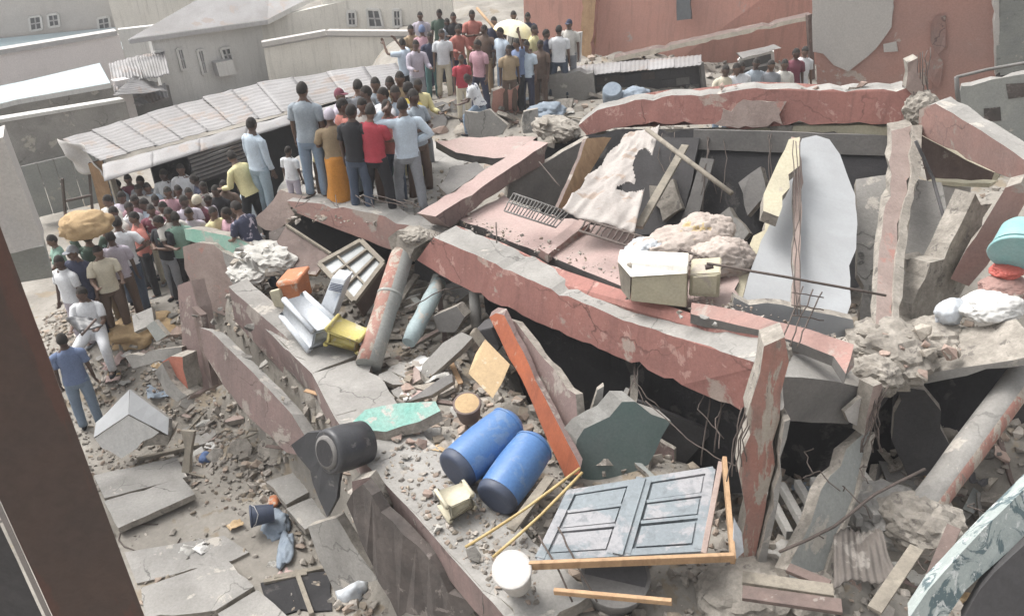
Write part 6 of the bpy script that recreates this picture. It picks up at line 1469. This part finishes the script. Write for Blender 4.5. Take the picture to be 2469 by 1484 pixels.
shards([(780, 870), (1080, 960)], 12, .25, .55, 'in the heap above the turquoise slab', ('conc', 'core', 'stone'), 2)
shards([(900, 690), (1130, 850)], 12, .3, .7, 'in the dim space around the thin blue column', ('conc', 'concd', 'core'), 3)
shards([(1880, 1140), (2240, 1420)], 14, .3, .7, 'in the hollow between the front columns', ('concd', 'conc', 'core', 'mauve'), 4)
shards([(2240, 1180), (2440, 1300)], 9, .25, .5, 'at the foot of the slanting round column', ('core', 'pinkdust', 'conc'), 5)
shards([(420, 960), (690, 1110)], 12, .25, .6, 'on the lane right of the pointed block', ('conc', 'core', 'stone'), 6)
shards([(240, 830), (440, 930)], 9, .3, .6, 'on the mound above the pointed block', ('conc', 'core', 'stone'), 7)
shards([(930, 1050), (1080, 1110)], 5, .2, .4, 'between the turquoise slab and the drums', ('conc', 'core'), 8)
shards([(1180, 760), (1380, 960)], 8, .25, .6, 'in the shade left of the orange pillar', ('conc', 'concd', 'core'), 10)
shards([(1440, 880), (1800, 1130)], 26, .3, .8, 'under the long beam behind the green fragment', ('conc', 'core', 'concd', 'mauve'), 11, .6)
shards([(1890, 1030), (2240, 1240)], 24, .3, .8, 'in the dark hollow below the grey beam', ('conc', 'core', 'concd', 'stone'), 12, .6)
shards([(1380, 220), (1720, 250)], 10, .4, .9, 'in front of the dark wall of the lean-to', ('concd', 'conc', 'core'), 9)
def gravel(name, n, sel, lo, hi, seed):
    """crumbs too many to count, one object, lying on the ground"""
    rs = random.Random(seed); vs, fs, tn = [], [], []
    base = [[v.co.copy() for v in m.vertices] for m in LM['rubble'][:5]]; bf = [[tuple(p.vertices) for p in m.polygons] for m in LM['rubble'][:5]]
    tones = ((1, 1, 1), (.80, .80, .81), (1.0, .88, .82), (1.18, 1.18, 1.2), (.92, .86, .78), (.68, .67, .66))
    k = 0
    while k < n:
        p = sel(rs)
        if p is None: continue
        i = rs.randrange(5); sz = lo + (hi - lo) * rs.random() ** 3
        Rm = (Matrix.Rotation(rs.uniform(0, 6.28), 3, 'Z') @ Matrix.Rotation(rs.gauss(0, .5), 3, 'X')) * sz
        o = len(vs); p = p + Vector((0, 0, sz * .15))
        vs += [p + Rm @ c for c in base[i]]; fs += [tuple(o + a for a in f) for f in bf[i]]
        t = rs.choice(tones); g = rs.uniform(.8, 1.2); tn += [(t[0] * g, t[1] * g, t[2] * g, 1)] * len(base[i]); k += 1
    me = bpy.data.meshes.new(name); me.from_pydata(vs, [], fs); me.update()
    at = me.color_attributes.new('tone', 'FLOAT_COLOR', 'POINT')
    at.data.foreach_set('color', [c for t in tn for c in t])
    return tag(link(name, me, None, [M['mixr']]), kind='stuff')
def inruin(rs):
    x, y = rs.uniform(-6, 6.5), rs.uniform(3.5, 14)
    if side_of(x, y) < -.9 + rs.random() * .6: return None
    return Vector((x, y, zfun(x, y)))
def inlane(rs):
    x, y = rs.uniform(-9, 0), rs.uniform(5.5, 16)
    s = side_of(x, y)
    if s > -.3 or rs.random() > (.12 + .88 * ss(8.2, 9.6, y)) * (.35 + .65 * ss(-3.4, -.8, s)): return None
    return Vector((x, y, zfun(x, y)))
def inback(rs):
    x, y = rs.uniform(-5, 10), rs.uniform(14, 24); return Vector((x, y, zfun(x, y)))
gravel('rubble', 15000, inruin, .02, .20, 3)
gravel('gravel', 6500, inlane, .012, .12, 4)
gravel('debris', 1800, inback, .05, .30, 5)
def onfloor(rs):
    u, v = rs.uniform(880, 1300), rs.uniform(1080, 1460); p = Hh(u, v, 2.02); return p if side_of(p.x, p.y) > .05 else None
gravel('floor_crumbs', 1200, onfloor, .015, .08, 6)
def oncrowd(rs):
    return Hh(rs.uniform(690, 1090), rs.uniform(400, 540), 2.99)
gravel('slab_crumbs', 500, oncrowd, .02, .12, 7)
def onbeam(rs):
    u = rs.uniform(1110, 2040); v = 540 + (u - 1110) * .33 + rs.uniform(-30, 10); return Hh(u, v, 3.12 + (u - 1110) / 950 * .65)
gravel('pink_floor_crumbs', 350, onbeam, .015, .07, 8)
# splintered sticks and laths in the heaps
for i in range(70):
    rs = random.Random(900 + i)
    zn = (0, 1, 2, 3, 1, 1)[i % 6]
    u, v = ((rs.uniform(760, 1100), rs.uniform(860, 1010)), (rs.uniform(1850, 2440), rs.uniform(1120, 1430)), (rs.uniform(420, 700), rs.uniform(960, 1160)), (rs.uniform(1060, 1380), rs.uniform(230, 320)))[zn]
    p = hit(u, v) + Vector((0, 0, .06)); a = rs.uniform(0, 3.14); L_ = rs.uniform(.25, .8) * (1, 1.1, .8, 1.5)[zn]
    d = Vector((math.cos(a), math.sin(a), rs.uniform(-.1, .35))) * L_ * .5
    lab = ('broken lath in the heap above the turquoise slab', 'broken lath in the hollow between the front columns', 'broken lath on the lane right of the pointed block', 'broken lath on the heap behind the diagonal beam')[zn]
    m, cn = rs.choice((('woodg', 'weathered'), ('woodd', 'dark'), ('wood', 'pale')))
    if m == 'wood' and i % 3: m, cn = 'woodg', 'weathered'
    w = rs.uniform(.025, .07)
    tag(bar('lath', p - d, p + d, w, rs.uniform(.012, .03), M[m]), '%s %s %s' % ('thin' if w < .045 else 'wide', cn, lab), 'lath', lab)

# scraps of paper, cloth and plastic strewn about
for i in range(60):
    rs = random.Random(1300 + i); zn = i % 5
    u, v = ((rs.uniform(900, 1120), rs.uniform(880, 1090)), (rs.uniform(1880, 2440), rs.uniform(1130, 1430)), (rs.uniform(440, 740), rs.uniform(980, 1400)), (rs.uniform(1060, 1380), rs.uniform(220, 320)), (rs.uniform(240, 440), rs.uniform(830, 950)))[zn]
    where = ('around the turquoise slab', 'in the hollow between the front columns', 'on the lane below the mauve floor edges', 'on the heap behind the diagonal beam', 'on the mound above the pointed block')[zn]
    m, cn = rs.choice((('rubblew', 'whitish'), ('rubblew', 'whitish'), ('palecloth', 'pale blue'), ('card', 'brown'), ('pinkpale', 'pinkish'), ('greywall', 'grey'), ('shade', 'dark')))
    p = hit(u, v) + Vector((0, 0, .05)); s_ = rs.uniform(.06, .2); a = rs.uniform(0, 6.28)
    x = Vector((math.cos(a), math.sin(a), rs.uniform(-.2, .2))) * s_; y = Vector((-math.sin(a), math.cos(a), rs.uniform(-.2, .4))) * s_ * rs.uniform(.5, 1.1)
    o = grid_sheet('scrap', [p - x + y, p + x + y, p + x - y, p - x - y], 7, 7, M[m], lambda u, v, i=i: s_ * .5 * noise.noise(Vector((u * 3, v * 3, i))), .003)
    tag(o, '%s crumpled scrap %s' % (cn, where), 'scrap', 'crumpled scraps ' + where)

# broken posts and stubs of beams jammed in the hollows
for i in range(46):
    rs = random.Random(1700 + i); zn = (0, 0, 1, 2)[i % 4]
    u, v = ((rs.uniform(1880, 2450), rs.uniform(1080, 1420)), (rs.uniform(1430, 1780), rs.uniform(920, 1140)), (rs.uniform(960, 1150), rs.uniform(700, 870)))[zn]
    where = ('in the hollow between the front columns', 'in the dark under the long beam', 'behind the red and grey round column')[zn]
    p = hit(u, v) + Vector((0, 0, .12)); a = rs.gauss(.9, .5); L_ = rs.uniform(.5, 1.5); el = rs.uniform(.0, .75)
    d = Vector((math.cos(a) * math.cos(el), math.sin(a) * math.cos(el), math.sin(el))) * L_
    m, cn = rs.choice((('conc', 'grey concrete'), ('stone', 'pinkish'), ('core', 'beige crumbling'), ('woodg', 'weathered wooden'), ('woodd', 'dark wooden'), ('columng', 'grey green')))
    w = rs.uniform(.04, .13)
    x = Vector((d.y, -d.x, 0)).normalized() * w; q0, q1 = p - d * .3, p + d * .7
    o = plate('broken_post', [q0 - x * .5, q0 + x * .5, q1 + x * rs.uniform(.3, .5), q1 - x * rs.uniform(.3, .5)], w * rs.uniform(.4, .9), M[m], M['core'] if m in ('conc', 'stone', 'core', 'columng') else M[m], .008, .12)
    tag(o, '%s %s broken post %s' % ('long' if L_ > 1.05 else 'short', cn, where), 'post', 'broken posts ' + where)
# hazy humid air
if HAZE:
    bm = bmesh.new(); bmesh.ops.create_cube(bm, size=1)
    for v in bm.verts: v.co = Vector((v.co.x * 2000, 17 + v.co.y * 2000, 4.1 + v.co.z * 11.4))
    hz = fin(bm, 'haze', [], None); hm = bpy.data.materials.new('humid_air'); hm.use_nodes = True
    hm.node_tree.nodes.clear(); ou = hm.node_tree.nodes.new('ShaderNodeOutputMaterial'); pv_ = hm.node_tree.nodes.new('ShaderNodeVolumePrincipled')
    pv_.inputs['Color'].default_value = (.93, .94, .96, 1); pv_.inputs['Density'].default_value = HAZE; pv_.inputs['Anisotropy'].default_value = .2
    hm.node_tree.links.new(pv_.outputs[0], ou.inputs['Volume']); hz.data.materials.append(hm); tag(hz, kind='stuff')
